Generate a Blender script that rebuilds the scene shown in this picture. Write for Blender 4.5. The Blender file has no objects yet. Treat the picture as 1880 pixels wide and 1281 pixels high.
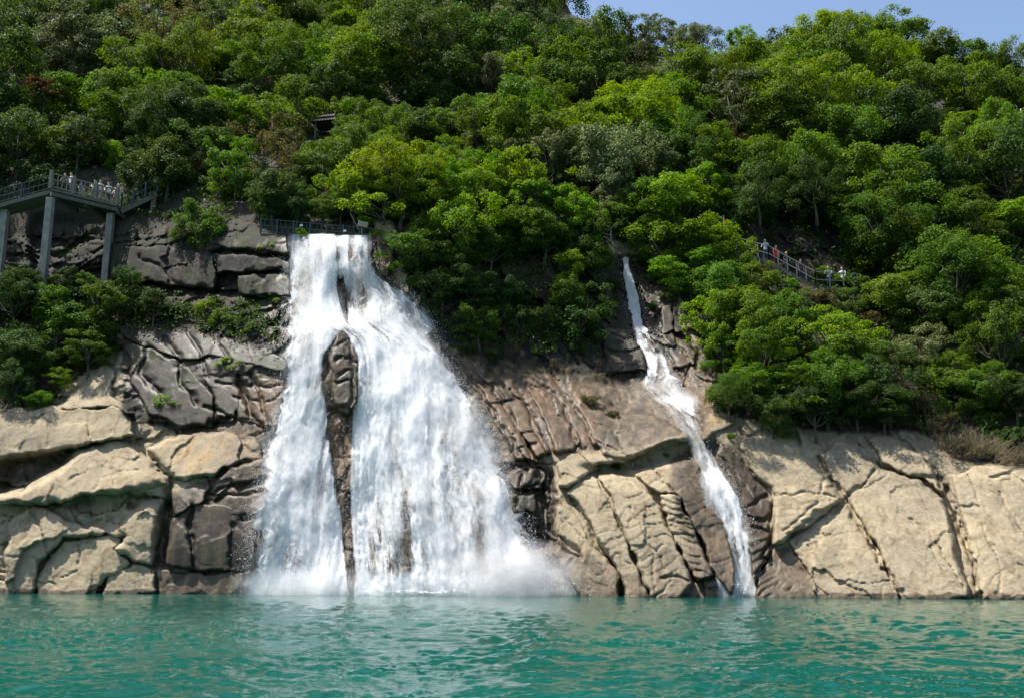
import bpy, math, random
import numpy as np
from mathutils import Vector, Matrix, Euler

# ------------------------------------------------------------------ camera, sky, sun, exposure
SC = bpy.context.scene
COL = SC.collection
PW, PH = 1880.0, 1281.0
FPX = 1828.0
CAM_H = 1.8
VH = 1026.5
PITCH = math.atan((VH - PH / 2) / FPX)
cam_d = bpy.data.cameras.new("camera")
cam_d.sensor_width = 36.0
cam_d.sensor_fit = 'HORIZONTAL'
cam_d.lens = 36.0 * FPX / PW
cam_d.clip_start = 0.1
cam_d.clip_end = 3000
cam = bpy.data.objects.new("camera", cam_d)
COL.objects.link(cam)
cam.location = (0, 0, CAM_H)
cam.rotation_euler = (math.pi / 2 + PITCH, 0, 0)
SC.camera = cam

SUN_DIR = Vector((-0.40, 0.05, 0.91)).normalized()      # towards the sun
SUN_EL = math.asin(SUN_DIR.z)
SUN_AZ = math.atan2(SUN_DIR.x, SUN_DIR.y)               # from +Y towards +X
W = bpy.data.worlds.new("World")
SC.world = W
W.use_nodes = True
wn = W.node_tree.nodes
sky = wn.new("ShaderNodeTexSky")
sky.sky_type = 'NISHITA'
sky.sun_disc = False
sky.sun_elevation = SUN_EL
sky.sun_rotation = SUN_AZ
sky.air_density = 1.0
sky.dust_density = 1.6
sky.ozone_density = 1.3
W.node_tree.links.new(sky.outputs[0], wn["Background"].inputs[0])
wn["Background"].inputs[1].default_value = 0.112
sl = bpy.data.lights.new("sun", 'SUN')
sl.energy = 5.0
sl.angle = math.radians(0.5)
sl.color = (1.0, 0.955, 0.88)
sun = bpy.data.objects.new("sun", sl)
COL.objects.link(sun)
sun.rotation_euler = SUN_DIR.to_track_quat('Z', 'Y').to_euler()
sun.location = (0, 30, 120)
SC.view_settings.view_transform = 'Standard'
SC.view_settings.look = 'None'
SC.view_settings.exposure = 0.95
SC.view_settings.gamma = 1.0
SC.render.engine = 'CYCLES'
SC.cycles.max_bounces = 6
SC.cycles.diffuse_bounces = 3
SC.cycles.glossy_bounces = 2
SC.cycles.transmission_bounces = 3
SC.cycles.transparent_max_bounces = 12
SC.cycles.volume_bounces = 1
SC.cycles.volume_step_rate = 2.0
SC.cycles.caustics_reflective = False
SC.cycles.caustics_refractive = False
SC.cycles.sample_clamp_indirect = 6.0

RNG = np.random.default_rng(7)
random.seed(7)

# ------------------------------------------------------------------ numpy noise
def _hash(i, j, k, s):
    n = (i.astype(np.int64) * 374761393 + j.astype(np.int64) * 668265263 + k.astype(np.int64) * 2147483647 + s * 144665) & 0xffffffff
    n = ((n ^ (n >> 13)) * 1274126177) & 0xffffffff
    n = ((n ^ (n >> 16)) * 2246822519) & 0xffffffff
    return ((n ^ (n >> 15)) & 0xffffff) / float(0xffffff)

def vnoise(x, y, z=None, s=0):
    x = np.asarray(x, float); y = np.asarray(y, float)
    z = np.zeros_like(x) if z is None else np.asarray(z, float)
    i, j, k = np.floor(x), np.floor(y), np.floor(z)
    fx, fy, fz = x - i, y - j, z - k
    fx, fy, fz = [f * f * f * (f * (f * 6 - 15) + 10) for f in (fx, fy, fz)]
    r = 0
    for a in (0, 1):
        wa = fx if a else 1 - fx
        for b in (0, 1):
            wb = fy if b else 1 - fy
            for c in (0, 1):
                wc = fz if c else 1 - fz
                r = r + wa * wb * wc * _hash(i + a, j + b, k + c, s)
    return r * 2 - 1

def fbm(x, y, z=None, o=4, s=0):
    r, a, t = 0, 1.0, 0
    for q in range(o):
        r = r + a * vnoise(x, y, z, s + q * 17)
        t += a; a *= 0.5
        x = x * 2.03 + 11.3; y = y * 2.03 + 5.7
        z = None if z is None else z * 2.03 + 3.1
    return r / t * 1.6

def worley(x, y, s=0):
    """cell value and F2-F1 of a jittered cell pattern"""
    i, j = np.floor(x), np.floor(y)
    f1 = np.full(x.shape, 9.0); f2 = np.full(x.shape, 9.0); cid = np.zeros(x.shape)
    for a in (-1, 0, 1):
        for b in (-1, 0, 1):
            px = i + a + _hash(i + a, j + b, i * 0, s); py = j + b + _hash(i + a, j + b, i * 0, s + 5)
            d = np.hypot(px - x, py - y)
            new = d < f1
            f2 = np.where(new, f1, np.minimum(f2, d))
            cid = np.where(new, _hash(i + a, j + b, i * 0, s + 9), cid)
            f1 = np.minimum(f1, d)
    return cid, f2 - f1

def facets(x, y, s=0):
    """height of a surface broken into flat, differently tilted faces"""
    i, j = np.floor(x), np.floor(y)
    f1 = np.full(x.shape, 9.0); h = np.zeros(x.shape)
    for a in (-1, 0, 1):
        for b in (-1, 0, 1):
            px = i + a + _hash(i + a, j + b, i * 0, s); py = j + b + _hash(i + a, j + b, i * 0, s + 5)
            d = np.hypot(px - x, py - y)
            hh = (_hash(i + a, j + b, i * 0, s + 11) - .5) * 2 * (x - px) + (_hash(i + a, j + b, i * 0, s + 13) - .5) * 2 * (y - py) + .35 * (_hash(i + a, j + b, i * 0, s + 17) - .5)
            new = d < f1
            h = np.where(new, hh, h); f1 = np.minimum(f1, d)
    return h
def sstep(a, b, x):
    t = np.clip((x - a) / (b - a), 0, 1)
    return t * t * (3 - 2 * t)

# ------------------------------------------------------------------ photo pixel <-> place
CP, SP = math.cos(PITCH), math.sin(PITCH)
def ray(u, v):
    x = (np.asarray(u, float) - PW / 2) / FPX
    y = -(np.asarray(v, float) - PH / 2) / FPX
    return x, CP - y * SP, SP + y * CP            # world dx, dy, dz
def at(u, v, Y):
    dx, dy, dz = ray(u, v)
    t = Y / dy
    return np.stack([dx * t, np.broadcast_to(Y, np.shape(t)) + 0 * t, CAM_H + dz * t], -1)
def P3(u, v, Y):
    return Vector(at(u, v, Y).tolist())
def pix(p):
    x, y, z = p[0], p[1], p[2] - CAM_H
    dep = y * CP + z * SP; up = -y * SP + z * CP
    return PW / 2 + FPX * x / dep, PH / 2 - FPX * up / dep

# ------------------------------------------------------------------ depth of the cliff and the hill (metres from the boat, by column)
US = [-320, 0, 150, 300, 450, 600, 750, 900, 1050, 1150, 1250, 1400, 1550, 1700, 1880, 2220]
VS = [1090, 1000, 900, 800, 740, 700, 650, 600, 540, 480, 440, 400, 330, 300, 200, 100, 0, -100, -200, -320]
TAB = {
 -320: [57.5, 58, 59.5, 62, 63.5, 65, 66, 67, 68.5, 69.5, 70.5, 71.5, 73.5, 76, 90, 108, 130, 156, 188, 230],
 0:    [56.5, 57, 58.5, 60.5, 62.5, 64, 65.2, 66.3, 68, 69.8, 70.5, 71.2, 73.5, 76, 90, 108, 130, 156, 188, 230],
 150:  [56.2, 56.8, 58, 60, 62, 63.6, 65, 66.2, 68, 69.8, 70.4, 71, 73.5, 76, 90, 108, 130, 156, 188, 230],
 300:  [55.6, 56, 57.2, 59.2, 60.4, 61.3, 62.6, 64.2, 66.4, 67.4, 68.2, 69.8, 73.5, 76, 90, 108, 131, 157, 188, 230],
 450:  [54.8, 55.2, 56.2, 57.8, 58.9, 59.6, 60.8, 62.2, 63.6, 64.4, 65, 66.6, 73.5, 76.5, 91, 110, 133, 158, 190, 230],
 600:  [53.9, 54.6, 55.8, 57, 57.6, 58, 58.6, 59.6, 61.6, 62.8, 63.4, 67.6, 74, 77.5, 92, 112, 135, 160, 190, 230],
 750:  [53.3, 54.0, 55.2, 56.6, 57.6, 58.5, 59.8, 61, 62.6, 64.2, 65, 66.4, 73.5, 77.5, 93, 113, 136, 160, 190, 230],
 900:  [52.6, 53.4, 55, 57.4, 59.2, 60.5, 62, 63.2, 64.4, 65.6, 66.6, 67.8, 74.5, 78, 94, 114, 138, 160, 190, 230],
 1050: [52.0, 53, 54.5, 57.4, 59.8, 61.4, 63.2, 64.6, 65.8, 66.8, 67.8, 69.6, 76, 80, 96, 116, 138, 160, 190, 230],
 1150: [51.5, 52.5, 53.9, 57, 59.8, 61.6, 63.8, 65.6, 67, 68.2, 69.4, 71.6, 77.5, 81, 97, 117, 138, 160, 190, 230],
 1250: [51.1, 52.1, 53.5, 56, 58.6, 60.6, 62.8, 65, 67, 69, 70.6, 72.4, 78.5, 82, 98, 118, 138, 160, 190, 230],
 1400: [50.5, 52, 54.2, 57, 59, 60.3, 62, 63.8, 66.4, 69, 70.6, 72, 78, 82, 98, 118, 138, 160, 190, 230],
 1550: [49.8, 52, 54.4, 57, 59, 60.4, 62.2, 64.2, 67, 70, 72, 74, 79, 82, 98, 118, 138, 160, 190, 230],
 1700: [49.2, 51.2, 53.6, 56.8, 59, 60.6, 62.6, 64.8, 67.6, 70.6, 72.6, 74.6, 79.5, 82.5, 98, 118, 138, 160, 190, 230],
 1880: [48.4, 50.4, 52.8, 56, 58.4, 60.2, 62.4, 64.8, 67.8, 71, 73, 75, 80, 83, 98, 118, 138, 160, 190, 230],
 2220: [47.0, 49, 51.5, 55, 57.6, 59.6, 62, 64.5, 67.8, 71, 73, 75, 80, 83, 98, 118, 138, 160, 190, 230],
}
LU0, LV0, LST = -320.0, -320.0, 4.0
LU = np.arange(LU0, 2221, LST); LV = np.arange(LV0, 1145, LST)
def vwater(u):
    return 1087 + np.clip(np.asarray(u, float), -320, 2220) / 1880 * 10
_tab = np.array([np.interp(-LV, [-a for a in VS], TAB[u]) for u in US])      # (nu, nv); VS falls
UG, VG = np.meshgrid(LU, LV)
BASE = np.stack([np.interp(LU, US, _tab[:, j]) for j in range(len(LV))])
def blur(a, n, k=2):
    for _ in range(n):
        for ax in (0, 1):
            p = np.pad(a, [(k, k) if ax == q else (0, 0) for q in (0, 1)], mode='edge')
            c = np.cumsum(p, ax)
            c = np.concatenate([np.zeros_like(np.take(c, [0], ax)), c], ax)
            m = 2 * k + 1
            a = (np.take(c, range(m, c.shape[ax]), ax) - np.take(c, range(0, c.shape[ax] - m), ax)) / m
    return a
BASE = blur(BASE, 3, 3)
def inpoly(u, v, poly):
    r = np.zeros(np.shape(u), bool)
    n = len(poly)
    for i in range(n):
        (x0, y0), (x1, y1) = poly[i], poly[(i + 1) % n]
        if y0 == y1: continue
        c = ((y0 > v) != (y1 > v)) & (u < (x1 - x0) * (v - y0) / (y1 - y0) + x0)
        r ^= c
    return r
def segdist(u, v, pts, closed=False):
    d = np.full(np.shape(u), 1e9)
    n = len(pts)
    for i in range(n if closed else n - 1):
        (x0, y0), (x1, y1) = pts[i], pts[(i + 1) % n]
        dx, dy = x1 - x0, y1 - y0
        t = np.clip(((u - x0) * dx + (v - y0) * dy) / (dx * dx + dy * dy + 1e-9), 0, 1)
        d = np.minimum(d, (u - x0 - t * dx) ** 2 + (v - y0 - t * dy) ** 2)
    return np.sqrt(d)
def samp(A, u, v):
    x = np.clip((np.asarray(u, float) - LU0) / LST, 0, len(LU) - 1.001); y = np.clip((np.asarray(v, float) - LV0) / LST, 0, len(LV) - 1.001)
    i, j = x.astype(int), y.astype(int); fx, fy = x - i, y - j
    return (A[j, i] * (1 - fx) + A[j, i + 1] * fx) * (1 - fy) + (A[j + 1, i] * (1 - fx) + A[j + 1, i + 1] * fx) * fy
def paint(polys, blur_n=2, k=1):
    m = np.zeros(UG.shape)
    for pl, val in polys:
        m = np.where(inpoly(UG, VG, pl), val, m)
    return blur(m, blur_n, k)
# recesses (+, away) and swellings (-, towards the boat) of the bedrock, in metres
BASE += paint([
  ([(0, 846), (75, 836), (140, 824), (120, 850), (60, 885), (0, 905)], 1.7),          # dark hollow under the top block
  ([(124, 918), (225, 909), (306, 898), (250, 930), (208, 972), (178, 966)], 0.5),
  ([(290, 950), (316, 900), (312, 940), (298, 1040), (284, 1040)], 1.1),              # black cleft
  ([(60, 395), (205, 395), (205, 520), (60, 520)], 1.2),                              # cave behind the platform columns
  ([(605, 500), (655, 515), (660, 580), (610, 585)], 0.9),
  ([(592, 640), (612, 600), (645, 596), (662, 650), (655, 800), (600, 780)], -0.1),
  ([(1060, 855), (1150, 850), (1160, 868), (1090, 872)], 0.9),
  ([(1150, 845), (1262, 806), (1285, 838), (1165, 862)], 1.0),                        # undercut below the dark hump
  ([(1120, 470), (1195, 470), (1205, 600), (1130, 600)], 0.8),
  ([(1400, 375), (1450, 385), (1455, 460), (1400, 450)], 1.3),
  ([(1462, 385), (1545, 385), (1545, 470), (1470, 465)], -0.3),
  ([(905, 440), (1000, 440), (1000, 520), (905, 520)], 0.6),
  ([(925, 860), (1020, 860), (1020, 1010), (930, 1020)], 0.5),
], 2, 1)
# the pool cuts the bedrock at z=0: fix the shoreline
def base_depth(u, v):
    return samp(BASE, u, v)
VR_U = [-320, 880, 980, 1050, 1150, 1240, 1300, 1400, 1500, 1600, 1700, 1800, 1880, 2220]
VR_V = [-300, -280, -120, 28, 62, 98, 112, 92, 62, 62, 92, 118, 122, 110]
def vridge(u): return np.interp(u, VR_U, VR_V)

# wetness of the rock, tan-ness, moss; the dark zones also hold painted shade
WET = paint([
  ([(225, 590), (530, 650), (530, 700), (520, 790), (490, 850), (484, 900), (455, 1090), (290, 1090), (305, 1000), (318, 905), (400, 870), (425, 790), (330, 800), (270, 760), (225, 700)], 1.0),
  ([(440, 780), (480, 775), (492, 850), (450, 850), (400, 858)], 0.55),
  ([(300, 430), (540, 430), (540, 640), (300, 600)], 0.28),
  ([(490, 540), (545, 430), (545, 660), (480, 640)], 0.7),
  ([(520, 420), (700, 420), (720, 500), (800, 620), (880, 700), (930, 830), (1020, 850), (1025, 1010), (1000, 1100), (440, 1100), (500, 780)], 1.0),
  ([(800, 620), (880, 680), (1000, 690), (1110, 690), (1260, 790), (1150, 830), (1030, 830), (930, 840), (880, 740)], 1.0),
  ([(1020, 830), (1150, 820), (1160, 850), (1090, 900), (1020, 900)], 0.1),
  ([(1000, 940), (1060, 1000), (1130, 1045), (1145, 1100), (1000, 1100)], 0.5),
  ([(1140, 1050), (1230, 990), (1290, 1050), (1330, 1095), (1140, 1100)], 0.45),
  ([(1100, 470), (1220, 470), (1230, 600), (1290, 640), (1320, 700), (1290, 800), (1240, 800), (1110, 690)], 0.9),
  ([(1230, 840), (1300, 800), (1358, 822), (1386, 870), (1420, 915), (1416, 995), (1392, 1060), (1390, 1100), (1330, 1100), (1312, 1050), (1270, 960), (1230, 900)], 0.8),
  ([(1240, 905), (1262, 943), (1311, 1059), (1335, 1095), (1240, 1095), (1275, 1062), (1240, 960)], 0.55),
  ([(1390, 1010), (1450, 1000), (1482, 1042), (1514, 1100), (1388, 1100)], 0.65),
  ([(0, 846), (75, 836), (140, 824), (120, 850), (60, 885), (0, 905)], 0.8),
], 2, 2)
DARK_SHADE = paint([
  ([(0, 390), (530, 390), (530, 690), (480, 700), (420, 790), (225, 770), (225, 600), (0, 600)], 1.0),  # left cliff: wet black rock low down, elsewhere shade put into the colour
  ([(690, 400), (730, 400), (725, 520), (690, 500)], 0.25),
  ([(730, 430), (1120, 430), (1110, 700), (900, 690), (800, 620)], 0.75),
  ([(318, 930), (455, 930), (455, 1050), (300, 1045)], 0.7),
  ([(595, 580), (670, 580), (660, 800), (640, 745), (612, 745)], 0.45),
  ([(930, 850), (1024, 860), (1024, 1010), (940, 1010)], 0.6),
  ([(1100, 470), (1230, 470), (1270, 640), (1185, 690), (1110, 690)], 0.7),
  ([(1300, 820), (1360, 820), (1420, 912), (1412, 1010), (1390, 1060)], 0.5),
  ([(1380, 370), (1570, 370), (1570, 480), (1400, 460)], 0.9),  # hollow by the path: shade of the trees painted as darker rock
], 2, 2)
RUST = paint([
  ([(690, 400), (728, 400), (722, 500), (700, 500)], 0.8),
  ([(600, 760), (655, 760), (660, 1000), (632, 1000)], 0.9),
  ([(820, 640), (1100, 700), (1100, 830), (960, 840), (880, 720)], 0.4),
  ([(292, 812), (412, 788), (480, 780), (483, 842), (400, 858), (340, 885)], 0.55),
  ([(440, 680), (530, 690), (510, 790), (430, 790)], 0.45),
  ([(1260, 700), (1320, 707), (1350, 775), (1290, 790)], 0.5),
], 2, 2)

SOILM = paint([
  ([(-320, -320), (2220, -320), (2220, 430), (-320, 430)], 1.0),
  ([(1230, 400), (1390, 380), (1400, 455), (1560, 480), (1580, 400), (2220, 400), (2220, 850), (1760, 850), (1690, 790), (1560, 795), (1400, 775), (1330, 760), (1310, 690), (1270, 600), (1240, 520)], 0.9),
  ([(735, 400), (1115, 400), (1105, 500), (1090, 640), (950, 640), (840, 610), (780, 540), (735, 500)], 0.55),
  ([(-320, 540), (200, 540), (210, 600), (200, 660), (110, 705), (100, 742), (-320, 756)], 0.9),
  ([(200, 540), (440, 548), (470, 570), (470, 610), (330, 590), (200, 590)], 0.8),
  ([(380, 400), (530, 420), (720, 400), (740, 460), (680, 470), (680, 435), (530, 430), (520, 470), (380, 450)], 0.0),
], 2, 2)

# ------------------------------------------------------------------ object helpers
def link(name, me, mats=(), parent=None):
    o = bpy.data.objects.new(name, me)
    COL.objects.link(o)
    if me is not None:
        for m in mats: me.materials.append(m)
    if parent is not None: o.parent = parent
    return o
def tag(o, label=None, cat=None, group=None, kind=None):
    if label: o["label"] = label
    if cat: o["category"] = cat
    if group: o["group"] = group
    if kind: o["kind"] = kind
    return o
def empty(name, loc, label, cat, group=None, rz=0):
    o = bpy.data.objects.new(name, None)
    COL.objects.link(o)
    o.location = loc; o.rotation_euler = (0, 0, rz)
    o.empty_display_size = 0.3
    return tag(o, label, cat, group)
def mesh_np(name, V, F, smooth=True, attrs=None, uv=None):
    V = np.asarray(V, np.float32); F = np.asarray(F, np.int32)
    me = bpy.data.meshes.new(name)
    me.vertices.add(len(V)); me.vertices.foreach_set("co", V.ravel())
    k = F.shape[1]
    me.loops.add(F.size); me.loops.foreach_set("vertex_index", F.ravel())
    me.polygons.add(len(F))
    me.polygons.foreach_set("loop_start", np.arange(0, F.size, k, dtype=np.int32))
    if smooth: me.polygons.foreach_set("use_smooth", np.ones(len(F), bool))
    for n, a in (attrs or {}).items():
        at_ = me.attributes.new(n, 'FLOAT', 'POINT'); at_.data.foreach_set("value", np.asarray(a, np.float32).ravel())
    if uv is not None:
        l = me.uv_layers.new(name="flow"); l.data.foreach_set("uv", np.asarray(uv, np.float32)[F.ravel()].ravel())
    me.update(calc_edges=True)
    return me
def gridfaces(nr, nc):
    i = np.arange(nr * nc).reshape(nr, nc)
    return np.stack([i[:-1, :-1], i[:-1, 1:], i[1:, 1:], i[1:, :-1]], -1).reshape(-1, 4)
class MB:
    def __init__(s): s.v = []; s.f = []
    def box(s, c, size, M=None):
        b = len(s.v); c = Vector(c)
        for x in (-.5, .5):
            for y in (-.5, .5):
                for z in (-.5, .5):
                    p = Vector((x * size[0], y * size[1], z * size[2]))
                    s.v.append((M @ p if M else p) + c)
        s.f += [[b + q for q in f] for f in ((0, 1, 3, 2), (4, 6, 7, 5), (0, 4, 5, 1), (2, 3, 7, 6), (0, 2, 6, 4), (1, 5, 7, 3))]
        return s
    def bar(s, a, b, w, h=None):
        a, b = Vector(a), Vector(b); d = b - a
        q = d.to_track_quat('X', 'Z').to_matrix()
        return s.box((a + b) / 2, (d.length, w, h or w), q)
    def tube(s, pts, rad, n=6):
        pts = [Vector(p) for p in pts]; base = len(s.v)
        for i, p in enumerate(pts):
            d = (pts[min(i + 1, len(pts) - 1)] - pts[max(i - 1, 0)]).normalized()
            x = d.orthogonal().normalized() if i == 0 else (x - d * x.dot(d)).normalized()
            y = d.cross(x)
            for k in range(n):
                a = 2 * math.pi * k / n
                s.v.append(p + (x * math.cos(a) + y * math.sin(a)) * rad[i])
        for i in range(len(pts) - 1):
            for k in range(n):
                s.f.append([base + i * n + k, base + i * n + (k + 1) % n, base + (i + 1) * n + (k + 1) % n, base + (i + 1) * n + k])
        s.f.append([base + k for k in range(n)][::-1]); s.f.append([base + (len(pts) - 1) * n + k for k in range(n)])
        return s
    def quad(s, *p):
        b = len(s.v); s.v += [Vector(q) for q in p]; s.f.append(list(range(b, b + len(p)))); return s
    def mesh(s, name, smooth=False):
        me = bpy.data.meshes.new(name); me.from_pydata([tuple(p) for p in s.v], [], s.f)
        if smooth:
            for p in me.polygons: p.use_smooth = True
        me.update(); return me
    def build(s, name, mat, parent=None, smooth=False):
        return link(name, s.mesh(name, smooth), [mat], parent)

# ------------------------------------------------------------------ materials
def newmat(name):
    m = bpy.data.materials.new(name); m.use_nodes = True
    n = m.node_tree.nodes; n.clear()
    out = n.new("ShaderNodeOutputMaterial")
    return m, n, m.node_tree.links, out
def nd(n, t, **kw):
    x = n.new(t)
    for k, val in kw.items():
        if k.startswith("i_"):
            key = k[2:]; x.inputs[int(key) if key.isdigit() else key].default_value = val
        else: setattr(x, k, val)
    return x
def ramp(n, stops):
    r = n.new("ShaderNodeValToRGB"); e = r.color_ramp.elements
    while len(e) < len(stops): e.new(0.5)
    for el, (p, c) in zip(e, stops):
        el.position = p; el.color = (*c, 1)
    return r
def mixc(n, l, f, a, b, mode='MIX'):
    m = n.new("ShaderNodeMix"); m.data_type = 'RGBA'; m.blend_type = mode
    for s, val in ((0, f), (6, a), (7, b)):
        if hasattr(val, 'is_linked'): l.new(val, m.inputs[s])
        elif isinstance(val, tuple): m.inputs[s].default_value = (*val, 1)
        else: m.inputs[s].default_value = val
    return m.outputs[2]
def math_(n, l, op, a, b=None, c=None):
    m = n.new("ShaderNodeMath"); m.operation = op
    for i, val in enumerate((a, b, c)):
        if val is None: continue
        if hasattr(val, 'is_linked'): l.new(val, m.inputs[i])
        else: m.inputs[i].default_value = val
    return m.outputs[0]

def rock_material():
    m, n, l, out = newmat("rock")
    p = n.new("ShaderNodeBsdfPrincipled"); l.new(p.outputs[0], out.inputs[0])
    geo = n.new("ShaderNodeNewGeometry")
    pos = geo.outputs["Position"]
    def noise(scale, detail=6, rough=0.6, vec=pos, dist=0.0):
        t = nd(n, "ShaderNodeTexNoise", i_Scale=scale, i_Detail=detail, i_Roughness=rough, i_Distortion=dist); l.new(vec, t.inputs["Vector"]); return t.outputs["Fac"]
    big = noise(0.22, 4); mid = noise(1.1, 8, 0.65, dist=0.6); fine = noise(7, 8, 0.7)
    tanr = ramp(n, [(0.25, (0.16, 0.122, 0.078)), (0.42, (0.275, 0.217, 0.138)), (0.55, (0.345, 0.278, 0.178)), (0.75, (0.40, 0.335, 0.225))]); l.new(mid, tanr.inputs[0])
    grey = ramp(n, [(0.3, (0.12, 0.102, 0.074)), (0.7, (0.235, 0.205, 0.15))]); l.new(fine, grey.inputs[0])
    gm = ramp(n, [(0.42, (0, 0, 0)), (0.62, (1, 1, 1))]); l.new(big, gm.inputs[0])
    dry = mixc(n, l, math_(n, l, 'MULTIPLY', gm.outputs[0], 0.6), tanr.outputs[0], grey.outputs[0])
    mapn = n.new("ShaderNodeMapping"); mapn.inputs["Scale"].default_value = (1.6, 1.6, 0.16); l.new(pos, mapn.inputs[0])
    streak = noise(1.0, 5, 0.65, mapn.outputs[0], 0.4)
    darkr = ramp(n, [(0.3, (0.010, 0.0095, 0.008)), (0.55, (0.026, 0.023, 0.018)), (0.75, (0.070, 0.058, 0.042))]); l.new(mid, darkr.inputs[0])  # dark rock tone, lowered so that it carries painted shade as well
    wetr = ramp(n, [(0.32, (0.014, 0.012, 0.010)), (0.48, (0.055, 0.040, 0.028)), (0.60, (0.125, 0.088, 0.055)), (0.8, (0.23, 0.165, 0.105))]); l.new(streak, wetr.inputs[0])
    def attr(name):
        a = nd(n, "ShaderNodeAttribute", attribute_name=name); return a.outputs["Fac"]
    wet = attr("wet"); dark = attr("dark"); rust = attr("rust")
    sn = math_(n, l, 'ADD', math_(n, l, 'MULTIPLY', math_(n, l, 'SUBTRACT', mid, 0.5), 1.1), math_(n, l, 'MULTIPLY', math_(n, l, 'SUBTRACT', streak, 0.5), 1.3))
    def edge(a, k=1.0):
        r = ramp(n, [(0.28, (0, 0, 0)), (0.62, (1, 1, 1))])
        l.new(math_(n, l, 'ADD', a, math_(n, l, 'MULTIPLY', sn, k)), r.inputs[0]); return math_(n, l, 'MULTIPLY', r.outputs[0], sst(a)) 
    def sst(a):
        r = ramp(n, [(0.0, (0, 0, 0)), (0.2, (1, 1, 1))]); l.new(a, r.inputs[0]); return r.outputs[0]
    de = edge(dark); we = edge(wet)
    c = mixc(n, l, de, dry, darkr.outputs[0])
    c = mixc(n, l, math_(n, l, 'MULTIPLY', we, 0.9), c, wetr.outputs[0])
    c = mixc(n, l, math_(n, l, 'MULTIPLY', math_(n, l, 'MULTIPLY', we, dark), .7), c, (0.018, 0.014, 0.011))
    rustc = mixc(n, l, we, (0.40, 0.24, 0.10), (0.21, 0.105, 0.045))
    rm = ramp(n, [(0.40, (0, 0, 0)), (0.62, (1, 1, 1))]); l.new(noise(0.9, 5, 0.6, mapn.outputs[0], 0.2), rm.inputs[0])
    c = mixc(n, l, math_(n, l, 'MULTIPLY', math_(n, l, 'MULTIPLY', rust, rm.outputs[0]), 0.8), c, rustc)
    # lichen and speckle, dark mineral stains with their own shapes
    sp = ramp(n, [(0.36, (0.55, 0.55, 0.55)), (0.5, (1, 1, 1)), (0.66, (1.18, 1.16, 1.12))]); l.new(fine, sp.inputs[0])
    c = mixc(n, l, 0.4, c, mixc(n, l, 1.0, c, sp.outputs[0], 'MULTIPLY'))
    st = ramp(n, [(0.30, (0.30, 0.27, 0.23)), (0.38, (0.62, 0.58, 0.53)), (0.50, (1, 1, 1))]); l.new(noise(0.75, 7, 0.7, mapn.outputs[0], 1.2), st.inputs[0])
    c = mixc(n, l, 0.8, c, mixc(n, l, 1.0, c, st.outputs[0], 'MULTIPLY'))
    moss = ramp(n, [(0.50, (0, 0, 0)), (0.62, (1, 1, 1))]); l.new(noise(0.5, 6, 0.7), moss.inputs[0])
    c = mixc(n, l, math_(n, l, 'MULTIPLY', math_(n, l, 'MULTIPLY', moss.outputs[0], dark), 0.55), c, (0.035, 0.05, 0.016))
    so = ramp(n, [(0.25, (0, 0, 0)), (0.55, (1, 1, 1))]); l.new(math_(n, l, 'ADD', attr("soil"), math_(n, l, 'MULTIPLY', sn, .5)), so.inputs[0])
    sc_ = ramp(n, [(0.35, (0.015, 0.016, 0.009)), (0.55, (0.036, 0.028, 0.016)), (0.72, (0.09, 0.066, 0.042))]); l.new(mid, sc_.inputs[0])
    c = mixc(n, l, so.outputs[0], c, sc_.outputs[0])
    we = math_(n, l, 'MULTIPLY', we, math_(n, l, 'SUBTRACT', 1.0, so.outputs[0]))
    l.new(c, p.inputs["Base Color"])
    rr = nd(n, "ShaderNodeMapRange", i_3=0.85, i_4=0.56); l.new(we, rr.inputs[0])
    rg = math_(n, l, 'ADD', rr.outputs[0], math_(n, l, 'MULTIPLY', math_(n, l, 'SUBTRACT', mid, 0.5), 0.5))
    l.new(rg, p.inputs["Roughness"]); p.inputs["Specular IOR Level"].default_value = 0.24
    rid = nd(n, "ShaderNodeTexNoise", noise_type='RIDGED_MULTIFRACTAL', i_Scale=0.9, i_Detail=7, i_Roughness=0.55, i_Lacunarity=2.3); l.new(pos, rid.inputs["Vector"])
    vo = nd(n, "ShaderNodeTexVoronoi", feature='DISTANCE_TO_EDGE', i_Scale=0.8)
    mv = n.new("ShaderNodeMapping"); mv.inputs["Rotation"].default_value = (0, math.radians(50), 0); mv.inputs["Scale"].default_value = (.45, 1, 1.9)
    wv = n.new("ShaderNodeVectorMath"); wv.operation = 'MULTIPLY_ADD'; wn_ = nd(n, "ShaderNodeTexNoise", i_Scale=0.7, i_Detail=4); l.new(pos, wn_.inputs["Vector"])
    l.new(wn_.outputs["Color"], wv.inputs[0]); wv.inputs[1].default_value = (1.6, 1.6, 1.6); l.new(pos, wv.inputs[2]); l.new(wv.outputs[0], mv.inputs[0]); l.new(mv.outputs[0], vo.inputs["Vector"])
    vr = nd(n, "ShaderNodeMapRange", i_1=0.0, i_2=0.035); l.new(vo.outputs["Distance"], vr.inputs[0])
    bh = math_(n, l, 'ADD', math_(n, l, 'MULTIPLY', math_(n, l, 'MULTIPLY', fine, 0.022), math_(n, l, 'SUBTRACT', 1.0, math_(n, l, 'MULTIPLY', wet, .6))), math_(n, l, 'MULTIPLY', rid.outputs["Fac"], -0.012))
    bh = math_(n, l, 'MULTIPLY', math_(n, l, 'ADD', bh, math_(n, l, 'MULTIPLY', vr.outputs[0], 0.008)), math_(n, l, 'SUBTRACT', 1.0, math_(n, l, 'MULTIPLY', wet, .5)))
    grain = noise(26, 4, 0.7)
    bh = math_(n, l, 'ADD', bh, math_(n, l, 'MULTIPLY', grain, math_(n, l, 'MULTIPLY', math_(n, l, 'SUBTRACT', 1.0, wet), 0.010)))
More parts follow.
